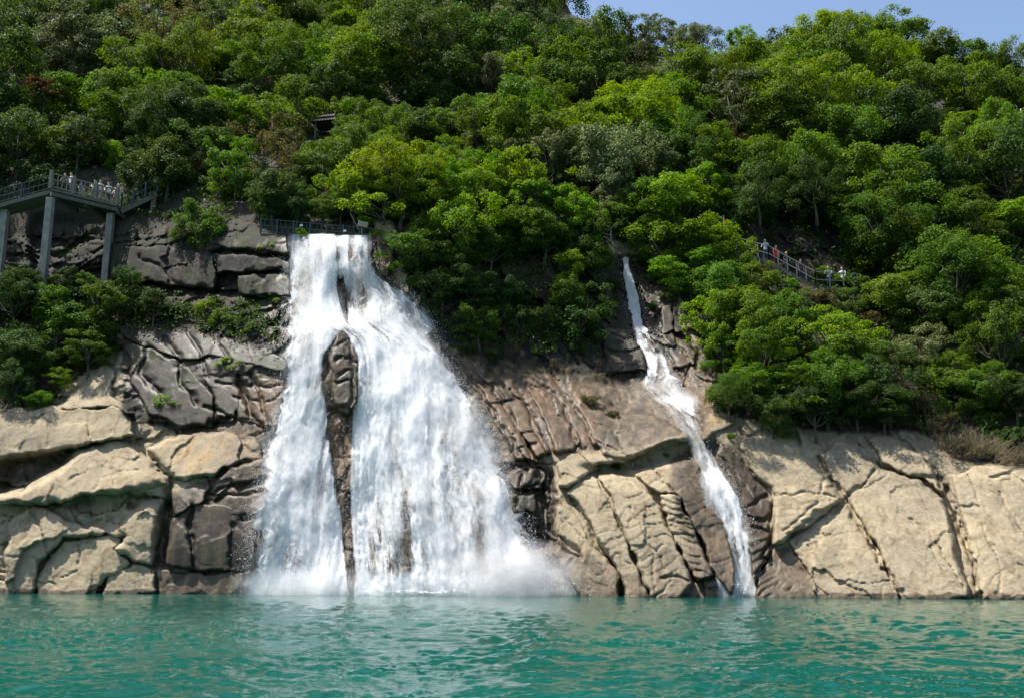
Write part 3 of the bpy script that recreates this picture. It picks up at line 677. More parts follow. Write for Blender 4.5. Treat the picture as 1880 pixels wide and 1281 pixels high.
SLABS = [
 ([(113, 995), (150, 987), (207, 977), (229, 982), (222, 999), (210, 1010), (240, 1025), (244, 1033), (195, 1059), (177, 1098), (68, 1098), (68, 1063), (90, 1025)], .55, 16, (0, -.5), None),
 ([(208, 973), (233, 946), (259, 920), (300, 907), (312, 909), (310, 943), (297, 980), (285, 1010), (284, 1037), (248, 1029), (210, 1010), (225, 995), (229, 980)], .5, 14, (.3, -.3), None),
 ([(288, 1042), (330, 1044), (376, 1050), (450, 1046), (452, 1063), (440, 1080), (420, 1098), (289, 1098)], .5, 10, (0, -.6), None),
 ([(319, 950), (338, 935), (353, 928), (394, 920), (447, 933), (470, 950), (470, 1044), (376, 1048), (308, 1042), (310, 995)], .45, 10, (0, -.2), 'smooth'),
 ([(318, 884), (345, 872), (380, 866), (388, 898), (376, 918), (350, 930), (320, 946), (315, 930)], .3, 10, (0, -.6), None),
 ([(292, 812), (330, 797), (375, 786), (412, 788), (450, 778), (472, 805), (490, 842), (450, 846), (408, 857), (390, 870), (340, 885), (315, 880), (300, 862), (283, 840), (270, 820)], .45, 18, (0, -.8), None),
 ([(400, 905), (387, 901), (417, 858), (443, 847), (490, 843), (490, 879), (432, 888)], .5, 9, (0, 0), None),
 ([(-30, 762), (37, 750), (94, 748), (142, 750), (210, 747), (240, 754), (245, 775), (243, 797), (210, 803), (172, 808), (139, 823), (75, 835), (-30, 846)], .9, 9, (0, .4), None),
 ([(112, 749), (127, 718), (146, 709), (180, 718), (210, 730), (232, 745), (242, 757), (210, 750), (142, 753)], .9, 12, (0, -2.2), None),
 ([(221, 595), (262, 591), (337, 602), (412, 621), (487, 640), (528, 662), (528, 685), (468, 675), (420, 660), (380, 655), (330, 665), (280, 640), (230, 625)], .5, 8, (0, -.4), 'smooth'),
 ([(228, 628), (285, 642), (335, 668), (372, 700), (398, 745), (385, 782), (330, 782), (272, 760), (240, 700)], .35, 8, (0, 0.1), 'smooth'),
 ([(338, 664), (385, 657), (425, 664), (432, 700), (442, 745), (430, 775), (392, 778), (400, 742), (374, 698)], .3, 7, (0, 0.0), 'smooth'),
 ([(425, 690), (470, 680), (525, 695), (515, 790), (480, 778), (440, 772), (428, 730)], .3, 9, (0, -.3), 'smooth'),
 ([(380, 402), (430, 402), (480, 415), (527, 428), (530, 470), (440, 460), (385, 448)], .6, 8, (0, -.6), None),
 ([(395, 468), (440, 464), (528, 475), (530, 503), (450, 501), (400, 502)], .5, 7, (0, 0), None),
 ([(440, 505), (528, 507), (532, 545), (470, 545), (440, 540)], .7, 7, (0, 0), None),
 ([(205, 450), (300, 450), (395, 470), (395, 528), (350, 530), (270, 520), (205, 510)], .5, 10, (0, 0), None),
 ([(688, 402), (705, 394), (727, 400), (728, 440), (722, 480), (712, 505), (698, 498), (690, 470)], 1.1, 12, (0, 0), None),
 ([(606, 640), (618, 608), (640, 597), (658, 612), (663, 660), (655, 740), (640, 755), (612, 740)], .55, 14, (0, -.5), None),
 ([(1030, 913), (1050, 924), (1073, 965), (1095, 1007), (1129, 1040), (1140, 1059), (1138, 1105), (1070, 1105), (1040, 1063), (1020, 1010), (1022, 980), (1026, 950)], .5, 12, (0, -.5), (-62, 40, .07)),
 ([(1050, 896), (1069, 877), (1095, 875), (1110, 905), (1133, 950), (1152, 999), (1174, 1055), (1197, 1105), (1144, 1105), (1140, 1055), (1129, 1038), (1103, 1003), (1080, 961), (1058, 924), (1039, 909)], .75, 11, (0, -.5), (-24, 30, .08)),
 ([(1097, 871), (1125, 864), (1163, 883), (1200, 911), (1215, 931), (1230, 965), (1249, 1010), (1270, 1059), (1276, 1072), (1246, 1105), (1197, 1105), (1178, 1055), (1159, 1010), (1140, 961), (1118, 913), (1103, 890)], .85, 14, (0, -.5), (-24, 30, .09)),
 ([(1214, 907), (1234, 903), (1251, 913), (1261, 943), (1279, 980), (1294, 1025), (1311, 1059), (1279, 1069), (1270, 1059), (1249, 1010), (1230, 961), (1215, 928)], .8, 9, (0, -.3), (18, 20, .14)),
 ([(1020, 853), (1046, 832), (1069, 834), (1088, 853), (1103, 856), (1077, 871), (1062, 886), (1043, 898), (1026, 894)], .8, 13, (0, -.9), None),
 ([(1062, 823), (1110, 826), (1159, 841), (1148, 851), (1110, 853), (1088, 853), (1069, 834)], .5, 8, (0, -1.6), None),
 ([(1163, 868), (1185, 856), (1238, 841), (1279, 838), (1306, 894), (1332, 969), (1351, 1044), (1340, 1090), (1313, 1059), (1294, 1003), (1272, 961), (1251, 913), (1230, 901), (1212, 905), (1189, 894)], .35, 9, (0, -.3), (-22, 26, .06)),
 ([(1306, 834), (1332, 823), (1354, 819), (1362, 838), (1385, 868), (1418, 909), (1415, 988), (1407, 1025), (1392, 1055), (1388, 1072), (1370, 988), (1347, 913)], .4, 9, (0, -.3), (-35, 24, .09)),
 ([(1356, 819), (1368, 800), (1400, 785), (1440, 790), (1473, 822), (1510, 864), (1552, 916), (1503, 950), (1450, 984), (1439, 999), (1417, 999), (1420, 913), (1383, 871), (1364, 841)], .9, 20, (0, -.4), (-8, 22, .055)),
 ([(1563, 924), (1616, 1010), (1655, 1105), (1505, 1105), (1480, 1040), (1458, 1010), (1450, 988), (1503, 950), (1555, 924)], .6, 14, (0, -.3), (-12, 34, .06)),
 ([(1417, 1003), (1450, 1000), (1480, 1042), (1516, 1105), (1386, 1105), (1392, 1060), (1405, 1030)], .5, 10, (0, -.5), (-30, 20, .13)),
 ([(1510, 864), (1503, 834), (1537, 807), (1578, 811), (1616, 853), (1653, 871), (1691, 879), (1732, 916), (1758, 1010), (1788, 1105), (1655, 1105), (1618, 1025), (1580, 965), (1558, 916), (1533, 890)], .7, 16, (0, -.3), (-38, 44, .04)),
 ([(1743, 871), (1773, 860), (1818, 853), (1882, 860), (2000, 880), (2000, 1105), (1798, 1105), (1792, 1063), (1777, 988), (1762, 939), (1747, 894)], .7, 16, (0, -.3), (-40, 40, .05)),
 ([(1590, 800), (1640, 800), (1700, 850), (1735, 905), (1690, 876), (1655, 868), (1620, 850)], .5, 12, (0, -.6), (-35, 30, .05)),
 ([(1110, 690), (1185, 702), (1211, 763), (1260, 793), (1267, 805), (1230, 808), (1162, 842), (1110, 831), (1080, 797), (1057, 737), (1087, 711)], .6, 16, (0, -.8), (-58, 34, .04)),
 ([(1267, 700), (1305, 707), (1320, 756), (1350, 775), (1316, 797), (1286, 808), (1271, 767), (1260, 730)], .5, 10, (0, -.8), None),
 ([(1110, 597), (1155, 602), (1177, 632), (1185, 681), (1110, 685)], .5, 7, (0, 0), (8, 22, .14)),
 ([(1211, 614), (1260, 621), (1278, 644), (1275, 668), (1237, 677), (1218, 640)], .5, 8, (0, -.6), None),
 ([(1278, 668), (1312, 677), (1305, 697), (1278, 692)], .5, 6, (0, 0), None),
 ([(1215, 560), (1235, 556), (1236, 610), (1214, 612)], .6, 5, (0, 0), None),
 ([(1238, 556), (1258, 560), (1260, 616), (1240, 612)], .7, 5, (0, 0), None),
 ([(935, 865), (975, 856), (1000, 868), (990, 900), (945, 900), (930, 885)], .5, 8, (0, 0), None),
 ([(930, 905), (985, 905), (985, 940), (935, 945)], .5, 8, (0, 0), None),
 ([(840, 660), (905, 705), (960, 790), (985, 845), (950, 838), (905, 760), (870, 712)], .25, 8, (0, -.3), (-20, 34, .035)),
 ([(905, 690), (960, 725), (1015, 830), (985, 840), (940, 765)], .3, 9, (0, -.3), (-20, 40, .03)),
 ([(965, 705), (1020, 715), (1070, 815), (1050, 830), (1020, 828)], .3, 9, (0, -.3), (-20, 40, .03)),
]
for k, (pl, o_, r_, t_, cr) in enumerate(SLABS):
    slab(pl, o_, r_, t_, None if cr == "smooth" else cr, "rock_slab", .4 if cr == "smooth" else (.5 if cr else .8), cliff, 10 + k)

# ------------------------------------------------------------------ the pool
def water_material():
    m, n, l, out = newmat("green_water")
    p = n.new("ShaderNodeBsdfPrincipled"); l.new(p.outputs[0], out.inputs[0])
    geo = n.new("ShaderNodeNewGeometry")
    t0 = nd(n, "ShaderNodeTexNoise", i_Scale=0.12, i_Detail=3); l.new(geo.outputs["Position"], t0.inputs["Vector"])
    r = ramp(n, [(0.3, (0.001, 0.050, 0.036)), (0.7, (0.0025, 0.073, 0.057))]); l.new(t0.outputs["Fac"], r.inputs[0]); l.new(r.outputs[0], p.inputs["Base Color"])
    p.inputs["Roughness"].default_value = 0.06; p.inputs["IOR"].default_value = 1.333
    t1 = nd(n, "ShaderNodeTexNoise", i_Scale=5.0, i_Detail=4, i_Roughness=0.6, i_Distortion=0.5); l.new(geo.outputs["Position"], t1.inputs["Vector"])
    b = nd(n, "ShaderNodeBump", i_Strength=0.5, i_Distance=0.05); l.new(t1.outputs["Fac"], b.inputs["Height"]); l.new(b.outputs[0], p.inputs["Normal"])
    return m
def waves(x, y):
    r = np.random.default_rng(3)
    z = np.zeros(np.shape(x))
    wx = x + 0.7 * fbm(x * .25, y * .25, o=2, s=61); wy = y + 0.7 * fbm(x * .25, y * .25, o=2, s=67)
    for k in range(46):
        lam = 0.16 * (1.05 ** k)                       # 0.16 .. 1.4 m
        a = math.radians(80) + r.normal(0, 0.75)
        kk = 2 * math.pi / lam
        ph = r.uniform(0, 6.28)
        s = np.sin(kk * (wx * math.cos(a) + wy * math.sin(a)) + ph)
        z += 0.0066 * lam ** 0.75 * (np.exp(1.2 * s) - 1.4) * np.clip(lam / (1.5 * 2.9e-4 * y * y) - .5, 0, 1)
    gust = 0.75 + 0.45 * fbm(x * .11, y * .11, o=3, s=71)
    return z * gust
ny = 430
ys = 1 / np.linspace(1 / 7.0, 1 / 60.0, ny)
ys = np.concatenate([[-260, -60, -10, 2, 5], ys])
ss = np.concatenate([[-9, -3, -1.4], np.linspace(-0.62, 0.62, 620), [1.4, 3, 9]])
YY, SS = np.meshgrid(ys, ss, indexing='ij')
XX = SS * (np.abs(YY) + 2.0)
XX = np.where(np.abs(SS) > 0.63, np.sign(SS) * (np.abs(SS) * 38 + 0 * YY), XX)
XX = np.where((np.abs(SS) > .63) & (np.abs(SS) < 2), np.sign(SS) * 42.0, XX)
core = (np.abs(SS) < .63) & (YY > 6)
ZZ = np.where(core, waves(XX, YY) * sstep(60, 54, YY) + 0.0, 0.0)
ZZ -= np.where(core, ZZ[core].mean(), 0)
water = link("water", mesh_np("water", np.stack([XX, YY, ZZ], -1).reshape(-1, 3), gridfaces(*XX.shape), True), [water_material()])
tag(water, "rippled emerald green pool below the falls", None, None, "structure")

# ------------------------------------------------------------------ white water
def foam_material(name, thr, soft, sx, sy, fine, col=(0.97, 0.975, 0.98)):
    m, n, l, out = newmat(name)
    uv = nd(n, "ShaderNodeUVMap", uv_map="flow")
    mp = n.new("ShaderNodeMapping"); mp.inputs["Scale"].default_value = (sx, sy, 1); l.new(uv.outputs[0], mp.inputs[0])
    t = nd(n, "ShaderNodeTexNoise", i_Scale=1.0, i_Detail=7, i_Roughness=0.68, i_Distortion=0.1); l.new(mp.outputs[0], t.inputs["Vector"])
    mp2 = n.new("ShaderNodeMapping"); mp2.inputs["Scale"].default_value = (fine, fine * .45, 1); l.new(uv.outputs[0], mp2.inputs[0])
    t2 = nd(n, "ShaderNodeTexNoise", i_Scale=1.0, i_Detail=6, i_Roughness=0.8, i_Distortion=0.15); l.new(mp2.outputs[0], t2.inputs["Vector"])
    a = nd(n, "ShaderNodeAttribute", attribute_name="dens")
    tt = math_(n, l, 'ADD', math_(n, l, 'MULTIPLY', t.outputs["Fac"], 0.55), math_(n, l, 'MULTIPLY', t2.outputs["Fac"], 0.45))
    s = math_(n, l, 'ADD', tt, math_(n, l, 'SUBTRACT', a.outputs["Fac"], 0.5))
    mr = nd(n, "ShaderNodeMapRange", i_1=thr - soft, i_2=thr + soft); mr.clamp = True; l.new(s, mr.inputs[0])
    d = n.new("ShaderNodeBsdfDiffuse"); d.inputs[0].default_value = (*col, 1)
    cr = ramp(n, [(0.36, (0.50, 0.54, 0.58)), (0.48, col)]); l.new(t2.outputs["Fac"], cr.inputs[0]); l.new(cr.outputs[0], d.inputs[0])
    b = nd(n, "ShaderNodeBump", i_Strength=0.5, i_Distance=0.12); l.new(tt, b.inputs["Height"]); l.new(b.outputs[0], d.inputs["Normal"])
    tl = n.new("ShaderNodeBsdfTranslucent"); tl.inputs[0].default_value = (*col, 1)
    ms = n.new("ShaderNodeMixShader"); ms.inputs[0].default_value = 0.5; l.new(d.outputs[0], ms.inputs[1]); l.new(tl.outputs[0], ms.inputs[2])
    tr = n.new("ShaderNodeBsdfTransparent")
    mo = n.new("ShaderNodeMixShader"); l.new(mr.outputs[0], mo.inputs[0]); l.new(tr.outputs[0], mo.inputs[1]); l.new(ms.outputs[0], mo.inputs[2])
    l.new(mo.outputs[0], out.inputs[0])
    return m
FOAM1 = foam_material("white_water_under", 0.74, 0.11, 4.5, 0.22, 9.0)
FOAM2 = foam_material("white_water_over", 0.87, 0.05, 5.0, 0.55, 14.0)
FOAM3 = foam_material("spray_veil", 0.95, 0.42, 3.0, 0.6, 9.0)
def spray_material():
    m, n, l, out = newmat("water_drops")
    d = n.new("ShaderNodeBsdfDiffuse"); d.inputs[0].default_value = (0.93, 0.95, 0.97, 1)
    t = n.new("ShaderNodeBsdfTranslucent"); t.inputs[0].default_value = (0.93, 0.95, 0.97, 1)
    ms = n.new("ShaderNodeMixShader"); ms.inputs[0].default_value = 0.5
    l.new(d.outputs[0], ms.inputs[1]); l.new(t.outputs[0], ms.inputs[2]); l.new(ms.outputs[0], out.inputs[0])
    return m
DROPS = spray_material()
HOLES = [(634, 545, 20, 34, .30), (575, 500, 16, 26, .18), (640, 468, 40, 18, .14), (722, 810, 12, 60, .26), (746, 930, 15, 70, .20), (742, 1010, 24, 60, .17), (690, 1000, 14, 60, .16),
         (700, 1050, 40, 30, .15), (580, 880, 26, 60, .10), (560, 1040, 60, 30, .10), (800, 740, 14, 50, .12), (660, 560, 12, 50, .15), (590, 470, 14, 20, .16), (880, 980, 12, 80, .10), (840, 880, 10, 90, .12), (790, 960, 10, 80, .14)]
def dens_main(u, v):
    d = np.full(np.shape(u), 0.86)
    for (cu, cv, ru, rv, a) in HOLES:
        d = d - a * np.exp(-((u - cu) / ru) ** 2 - ((v - cv) / rv) ** 2)
    return d
def smooth_front(u, v):
    return samp(FRONT, u, v)
_f = BASE + relief(UG, VG, BASE)
_f = np.minimum(_f, blur(_f, 1, 3))
FRONT = np.minimum(blur(_f, 2, 4), blur(_f, 1, 2))
BR = {
 'A': ([430, 470, 520, 560, 600, 650, 700, 780, 850, 920, 1000, 1060, 1094], [526, 524, 524, 526, 528, 526, 520, 505, 488, 478, 468, 456, 450], [612, 612, 612, 622, 634, 600, 598, 607, 615, 626, 635, 640, 642]),
 'B': ([432, 470, 490, 505, 520, 540, 560, 590, 620, 650, 700, 760, 820, 880, 940, 1000, 1060, 1095], [592, 594, 596, 597, 598, 599, 602, 606, 636, 649, 650, 647, 643, 640, 642, 650, 655, 656], [684, 685, 690, 701, 724, 752, 770, 786, 796, 810, 838, 873, 902, 920, 940, 960, 982, 1004]),
}
C_LINE = ([472, 500, 530, 560, 598, 606, 650, 688, 700, 715, 740, 770, 800, 825, 850, 890, 950, 1010, 1060, 1096],
          [1150, 1154, 1160, 1165, 1170, 1180, 1198, 1208, 1218, 1226, 1244, 1262, 1274, 1284, 1298, 1318, 1336, 1350, 1358, 1362],
          [10, 11, 12, 13, 16, 22, 27, 26, 46, 50, 34, 20, 13, 13, 20, 28, 33, 36, 38, 40])
BR['C'] = (C_LINE[0], [c - w for c, w in zip(C_LINE[1], C_LINE[2])], [c + w for c, w in zip(C_LINE[1], C_LINE[2])])
def lr(b, v):
    vs, L, R = BR[b]; return np.interp(v, vs, L), np.interp(v, vs, R)
def sheet(name, b, off, amp, seed, mat, parent, ns, nv, dadd=0.0, veil=0):
    vs = np.linspace(BR[b][0][0], BR[b][0][-1], nv)
    s = np.linspace(-0.03, 1.03, ns)
    S, V = np.meshgrid(s, vs); L, R = lr(b, V)
    if veil: gr = veil * (.35 + .65 * sstep(430, 900, V)); L, R = L - gr * (b != 'B'), R + gr * (b != 'A')
    edge = (13 if b != 'C' else 5) * sstep(440, 520, V) * fbm(S * 3, V / 26, o=5, s=seed + 90) * (1.0 if b == 'C' else (1.1 - S if b == 'A' else .1 + S) ** 2)
    U = L + (R - L) * S + edge
    Y = smooth_front(U, V)
    P = at(U, V, Y)
    wid = (R - L) * Y / FPX
    X = S * wid; Z = P[..., 2]
    drop = sstep(0.0, 1.0, (V - V.min()) / 250)
    Y = Y - off - amp * (0.8 * fbm(X * .6, Z * .14, o=3, s=seed) + 0.5 * fbm(X * 2.4, Z * .30, o=3, s=seed + 4) + .25 * fbm(X * 6, Z * 2.2, o=2, s=seed + 5)) * (0.4 + .6 * drop)
    if b == 'C': dn = np.full(U.shape, 0.84) + .07 * sstep(820, 900, V) + .09 * sstep(605, 590, V) + .20 * fbm(X * 1.6, Z * .9, o=4, s=seed + 60)
    else: dn = dens_main(U, V)
    ed = np.minimum(S - s[0], s[-1] - S) * (R - L)
    if b != 'C':
        inner = (s[-1] - S if b == 'A' else S - s[0]) * (R - L)
        ed = np.where((inner <= ed + 1e-6) & (V < 612), ed + 30 * sstep(612, 588, V), ed)
    dn = dn + 0.16 * fbm(X * .35, Z * .10, o=3, s=seed + 7) + .15 * fbm(X * 2.2, Z * .12, o=3, s=seed + 8) + .12 * fbm(X * 1.1, Z * .7, o=4, s=seed + 6) - 0.5 * sstep(16 if b != 'C' else 11, 0, ed) + dadd
    if b == 'C':
        dn = dn - 0.13 * sstep(600, 612, V) * sstep(735, 720, V) - 0.06 * np.exp(-((V - 960) / 60) ** 2)
    if veil: dn = dn - .38 * sstep(veil * 2.2, 0, ed)
    dn = dn + .25 * sstep(1040, 1090, V) * (sstep(4, 70, ed) if veil else 1)
    uv = np.stack([X + seed * 7.3, Z], -1).reshape(-1, 2)
    me = mesh_np(name, at(U, V, Y).reshape(-1, 3), gridfaces(nv, ns), True, {"dens": dn}, uv)
    return link(name, me, [mat], parent)
OCT = np.array([(1, 0, 0), (-1, 0, 0), (0, 1, 0), (0, -1, 0), (0, 0, 1.7), (0, 0, -1.7)], float)
TET = np.array([(1, 0, -.7), (-.5, .87, -.7), (-.5, -.87, -.7), (0, 0, 1.8)], float)
TETF = np.array([(0, 1, 3), (1, 2, 3), (2, 0, 3), (0, 2, 1)])
def drops_mesh(name, Pts, size, seed=0):
    r = np.random.default_rng(seed)
    n = len(Pts)
    rot = r.uniform(0, 6.28, n); c, s_ = np.cos(rot), np.sin(rot); tip = r.choice([1, -1], n)
    T = np.repeat(TET[None], n, 0) * size[:, None, None]
    X = T[..., 0] * c[:, None] - T[..., 1] * s_[:, None]; Y = T[..., 0] * s_[:, None] + T[..., 1] * c[:, None]
    Z = T[..., 2] * tip[:, None]
    V = np.stack([X, Y, Z], -1) + Pts[:, None]
    Fc = (np.arange(n)[:, None, None] * 4 + TETF[None]).reshape(-1, 3)
    return mesh_np(name, V.reshape(-1, 3), Fc, False)
def spray_points(b, n, seed, spread=0.0, depth=0.8):
    r = np.random.default_rng(seed)
    v = r.uniform(BR[b][0][0] + 4, BR[b][0][-1], n * 2)
    L, R = lr(b, v)
    keep = r.uniform(0, 1, n * 2) < (R - L) / ((R - L).max()) + .08
    v, L, R = v[keep], L[keep], R[keep]
    s = r.uniform(0, 1, len(v))
    fringe = r.uniform(0, 1, len(v)) < 0.6
    side = r.choice([0, 1], len(v), p=(.85, .15) if b == 'A' else ((.15, .85) if b == 'B' else (.5, .5)))
    s = np.where(fringe, side, s)
    sp = (9 if b != 'C' else 5) + spread * np.clip((v - 500) / 500, 0, 1)
    u = L + (R - L) * s + np.where(fringe, np.abs(r.normal(0, 1, len(v))) * np.where(side == 1, 1, -1) * sp, 0)
    dn = dens_main(u, v) if b != 'C' else .8
    k = r.uniform(0, 1, len(v)) < np.clip(dn + 0.15, 0.1, 1)
    u, v = u[k][:n], v[k][:n]
    Y = smooth_front(u, v) - 0.2 - np.abs(r.normal(0, depth * .5, len(u)))
    return at(u, v, Y)
wf = empty("waterfall", P3(740, 1090, 53.0), "broad white waterfall pouring over the cliff and splitting round a dark rock dome", "waterfall")
wc = empty("waterfall", P3(1340, 1094, 50.6), "narrow white cascade zigzagging down the gully between the bushes", "waterfall")
def under(o, parent):
    o.parent = parent; o.matrix_parent_inverse = Matrix.Translation(parent.location).inverted(); return o
def reparent(o, p):
    # geometry is stored in place; move it into the parent's space
    o.data.transform(Matrix.Translation(-p.location)); o.parent = p; return o
for b, ns in (('A', 60), ('B', 120)):
    reparent(sheet("water_curtain", b, 0.16, .16, 5 if b == 'A' else 9, FOAM1, None, ns, 250), wf)
    reparent(sheet("water_curtain", b, 0.40, .30, 15 if b == 'A' else 19, FOAM2, None, ns, 250), wf)
    reparent(sheet("spray_veil", b, 0.75, .25, 45 if b == 'A' else 49, FOAM3, None, ns // 2, 130, 0.0, 20), wf)
    r = np.random.default_rng(4)
    pts = spray_points(b, 9000 if b == 'A' else 15000, 31 if b == 'A' else 37, 10 if b == 'B' else 5)
    o = reparent(link("spray", drops_mesh("spray", pts, r.gamma(2.0, .0035, len(pts)) + .004), [DROPS]), wf); o["kind"] = "stuff"
reparent(sheet("water_curtain", 'C', 0.20, .16, 25, FOAM1, None, 40, 260), wc)
reparent(sheet("water_curtain", 'C', 0.36, .20, 29, FOAM2, None, 40, 260), wc)
reparent(sheet("spray_veil", 'C', 0.5, .15, 59, FOAM3, None, 30, 130, -.12, 12), wc)
pts = spray_points('C', 4000, 51, 4, .5)
o = reparent(link("spray", drops_mesh("spray", pts, RNG.gamma(2.0, .004, len(pts)) + .004), [DROPS]), wc); o["kind"] = "stuff"

# foam along the foot of the falls
def foam_strip(name, u0, u1, w, parent, n=300, m=24):
    u = np.linspace(u0, u1, n); q = np.linspace(0, 1, m)
    U, Q = np.meshgrid(u, q)
    Vw = vwater(U); dx, dy, dz = ray(U, Vw); Yw = -CAM_H / dz * dy
    wv = w * (0.55 + 0.7 * np.clip(fbm(U / 40, U * 0, o=3, s=7) + .5, 0, 2)) * np.sin(np.clip((U - u0) / (u1 - u0), 0, 1) * math.pi) ** .5
    Y = Yw + 0.8 - (wv + .8) * Q
    X = dx / dy * Y
    Z = 0.10 + 0.16 * (1 - Q) + 0.10 * fbm(X * 1.5, Y * 1.5, o=3, s=3) * (1 - Q)
    dn = 1.05 - 0.80 * Q ** .55
    me = mesh_np(name, np.stack([X, Y, Z], -1).reshape(-1, 3), gridfaces(m, n), True, {"dens": dn}, np.stack([X, Y], -1).reshape(-1, 2))
    return reparent(link(name, me, [FOAM1]), parent)
fo = foam_strip("foam", 430, 1120, 6.5, wf); fo["kind"] = "stuff"
fo = foam_strip("foam", 1312, 1400, 1.0, wc, 80, 16); fo["kind"] = "stuff"
# splash thrown up where the falls hit the pool
def splash(u0, u1, n, hgt, parent, seed, yoff=0.9):
    r = np.random.default_rng(seed)
    u = r.uniform(u0, u1, n); Vw = vwater(u); dx, dy, dz = ray(u, Vw); Yw = -CAM_H / dz * dy
    u = u0 + (u1 - u0) * r.beta(2.2, 2.2, n); Vw = vwater(u); dx, dy, dz = ray(u, Vw); Yw = -CAM_H / dz * dy
    env = np.clip(np.sin((u - u0) / (u1 - u0) * math.pi), 0, 1) ** 1.3
    z = np.abs(r.normal(0, 1, n)) * hgt * env
    Y = Yw - np.abs(r.normal(0, yoff, n)) * (.4 + z / hgt * .4)
    p = np.stack([dx / dy * Y, Y, z + .02], -1)
    return reparent(link("splash", drops_mesh("splash", p, r.gamma(2.0, .004, n) + .005, seed), [DROPS]), parent)
o = splash(450, 640, 6000, .5, wf, 1); o["kind"] = "stuff"
o = splash(655, 900, 6000, .45, wf, 2); o["kind"] = "stuff"
o = splash(780, 1110, 14000, 1.0, wf, 3, 1.2); o["kind"] = "stuff"
o = splash(1315, 1395, 2500, .35, wc, 4, .5); o["kind"] = "stuff"
def mist_material(dens):
    m, n, l, out = newmat("mist")
    v = n.new("ShaderNodeVolumePrincipled"); v.inputs["Color"].default_value = (0.97, 0.98, 1, 1); v.inputs["Anisotropy"].default_value = 0.2
    tc = n.new("ShaderNodeTexCoord")
    g = nd(n, "ShaderNodeTexGradient", gradient_type='SPHERICAL'); l.new(tc.outputs["Object"], g.inputs[0])
    t = nd(n, "ShaderNodeTexNoise", i_Scale=2.6, i_Detail=4, i_Roughness=0.6); l.new(tc.outputs["Object"], t.inputs["Vector"])
    mr = nd(n, "ShaderNodeMapRange", i_1=0.38, i_2=0.68); l.new(t.outputs["Fac"], mr.inputs[0])
    k = math_(n, l, 'MULTIPLY', math_(n, l, 'MULTIPLY', g.outputs["Fac"], math_(n, l, 'ADD', mr.outputs[0], .25)), dens)
    l.new(k, v.inputs["Density"]); l.new(v.outputs[0], out.inputs["Volume"])
    return m
def mist(u, v, Y, sx, sy, sz, dens, label):
    import bmesh
    bm = bmesh.new(); bmesh.ops.create_icosphere(bm, subdivisions=3, radius=1.0)
    me = bpy.data.meshes.new("mist"); bm.to_mesh(me); bm.free()
    o = link("mist", me, [mist_material(dens)]); o.location = P3(u, v, Y); o.scale = (sx, sy, sz)
    return tag(o, label, "mist", None, "stuff")
mist(945, 1062, 51.6, 3.9, 1.3, 2.2, 1.7, "white mist drifting off the foot of the broad fall")
mist(560, 1075, 52.6, 4.2, 1.0, 1.3, 1.1, "thin mist at the foot of the slimmer arm of the broad fall")
mist(820, 860, 56.6, 4.6, 1.2, 5.0, .35, "fine spray hanging before the broad fall")

# ------------------------------------------------------------------ plants
def leaf_quads(C, N, size, asp=.5, r=None):
    """diamond leaves: centre, normal, length"""
    n = len(C)
    N = N / (np.linalg.norm(N, axis=1, keepdims=True) + 1e-9)
    a = r.normal(0, 1, (n, 3)); a[:, 2] -= .35
    T = np.cross(N, np.cross(a, N)); T /= np.linalg.norm(T, axis=1, keepdims=True) + 1e-9
    B = np.cross(N, T)
    L = size[:, None]
    V = np.stack([C - T * L * .5, C + B * L * asp * .5 - N * L * .08, C + T * L * .5 - N * L * .12, C - B * L * asp * .5 - N * L * .08], 1)
    return V.reshape(-1, 3), np.arange(n * 4).reshape(n, 4)
def sphere_dirs(n, r, up=0.25):
    d = r.normal(0, 1, (n, 3)); d[:, 2] += up * 1.2
    return d / np.linalg.norm(d, axis=1, keepdims=True)
def crown_mesh(seed, nlobe, nleaf, leaf, zs=.85, nclump=60, clump=(.13, .23), flat=.62, ragged=.25, stretch=1.0):
    """boughs: clumps of leaves sitting on the outside of a few large lobes, with gaps between"""
    r = np.random.default_rng(seed)
    d = sphere_dirs(nlobe, r, .2); C = d * r.uniform(.2, .78, nlobe)[:, None] * np.array([stretch, 1, zs])
    R = r.uniform(.20, .52, nlobe)
    cd = sphere_dirs(nclump * 12, r, .30); pk = r.integers(0, nlobe, nclump * 12)
    cc = C[pk] + cd * (R[pk] * (1 + ragged * r.uniform(-1, .8, len(pk))))[:, None] * np.array([1, 1, zs])
    dist = np.linalg.norm((cc[:, None] - C[None]) / R[None, :, None], axis=2)
    cc = cc[dist.min(1) > .72]
    sel = [0]
    for i in range(1, len(cc)):                       # keep clumps apart
        if len(sel) >= nclump: break
        if np.min(np.linalg.norm(cc[sel] - cc[i], axis=1)) > clump[0] * .95: sel.append(i)
    cc = cc[sel]; n = len(cc)
    rc = r.uniform(clump[0], clump[1], n)
    pick = r.choice(n, nleaf, p=rc ** 2 / (rc ** 2).sum())
    dd = sphere_dirs(nleaf, r, .75)
    sh = np.where(r.uniform(0, 1, nleaf) < .8, r.uniform(.75, 1.12, nleaf), r.uniform(.2, .8, nleaf))
    nz = 1 + .35 * fbm(dd[:, 0] * 2.2 + pick * 3.3, dd[:, 1] * 2.2 + pick, dd[:, 2] * 2.2, 2, seed)
    outw = cc / (np.linalg.norm(cc, axis=1, keepdims=True) + 1e-6)
    p = cc[pick] + dd * (rc[pick] * sh * nz)[:, None] * np.array([1, 1, flat])
    p[:, 2] -= .25 * rc[pick] * np.linalg.norm(dd[:, :2], axis=1) ** 2
    N = dd * .7 + outw[pick] * .35 + r.normal(0, .5, p.shape) + np.array([0, 0, .5])
    sz = leaf * r.uniform(.6, 1.4, nleaf)
    V, Fq = leaf_quads(p, N, sz, .55, r)
    return mesh_np("crown", V, Fq, False), C, R
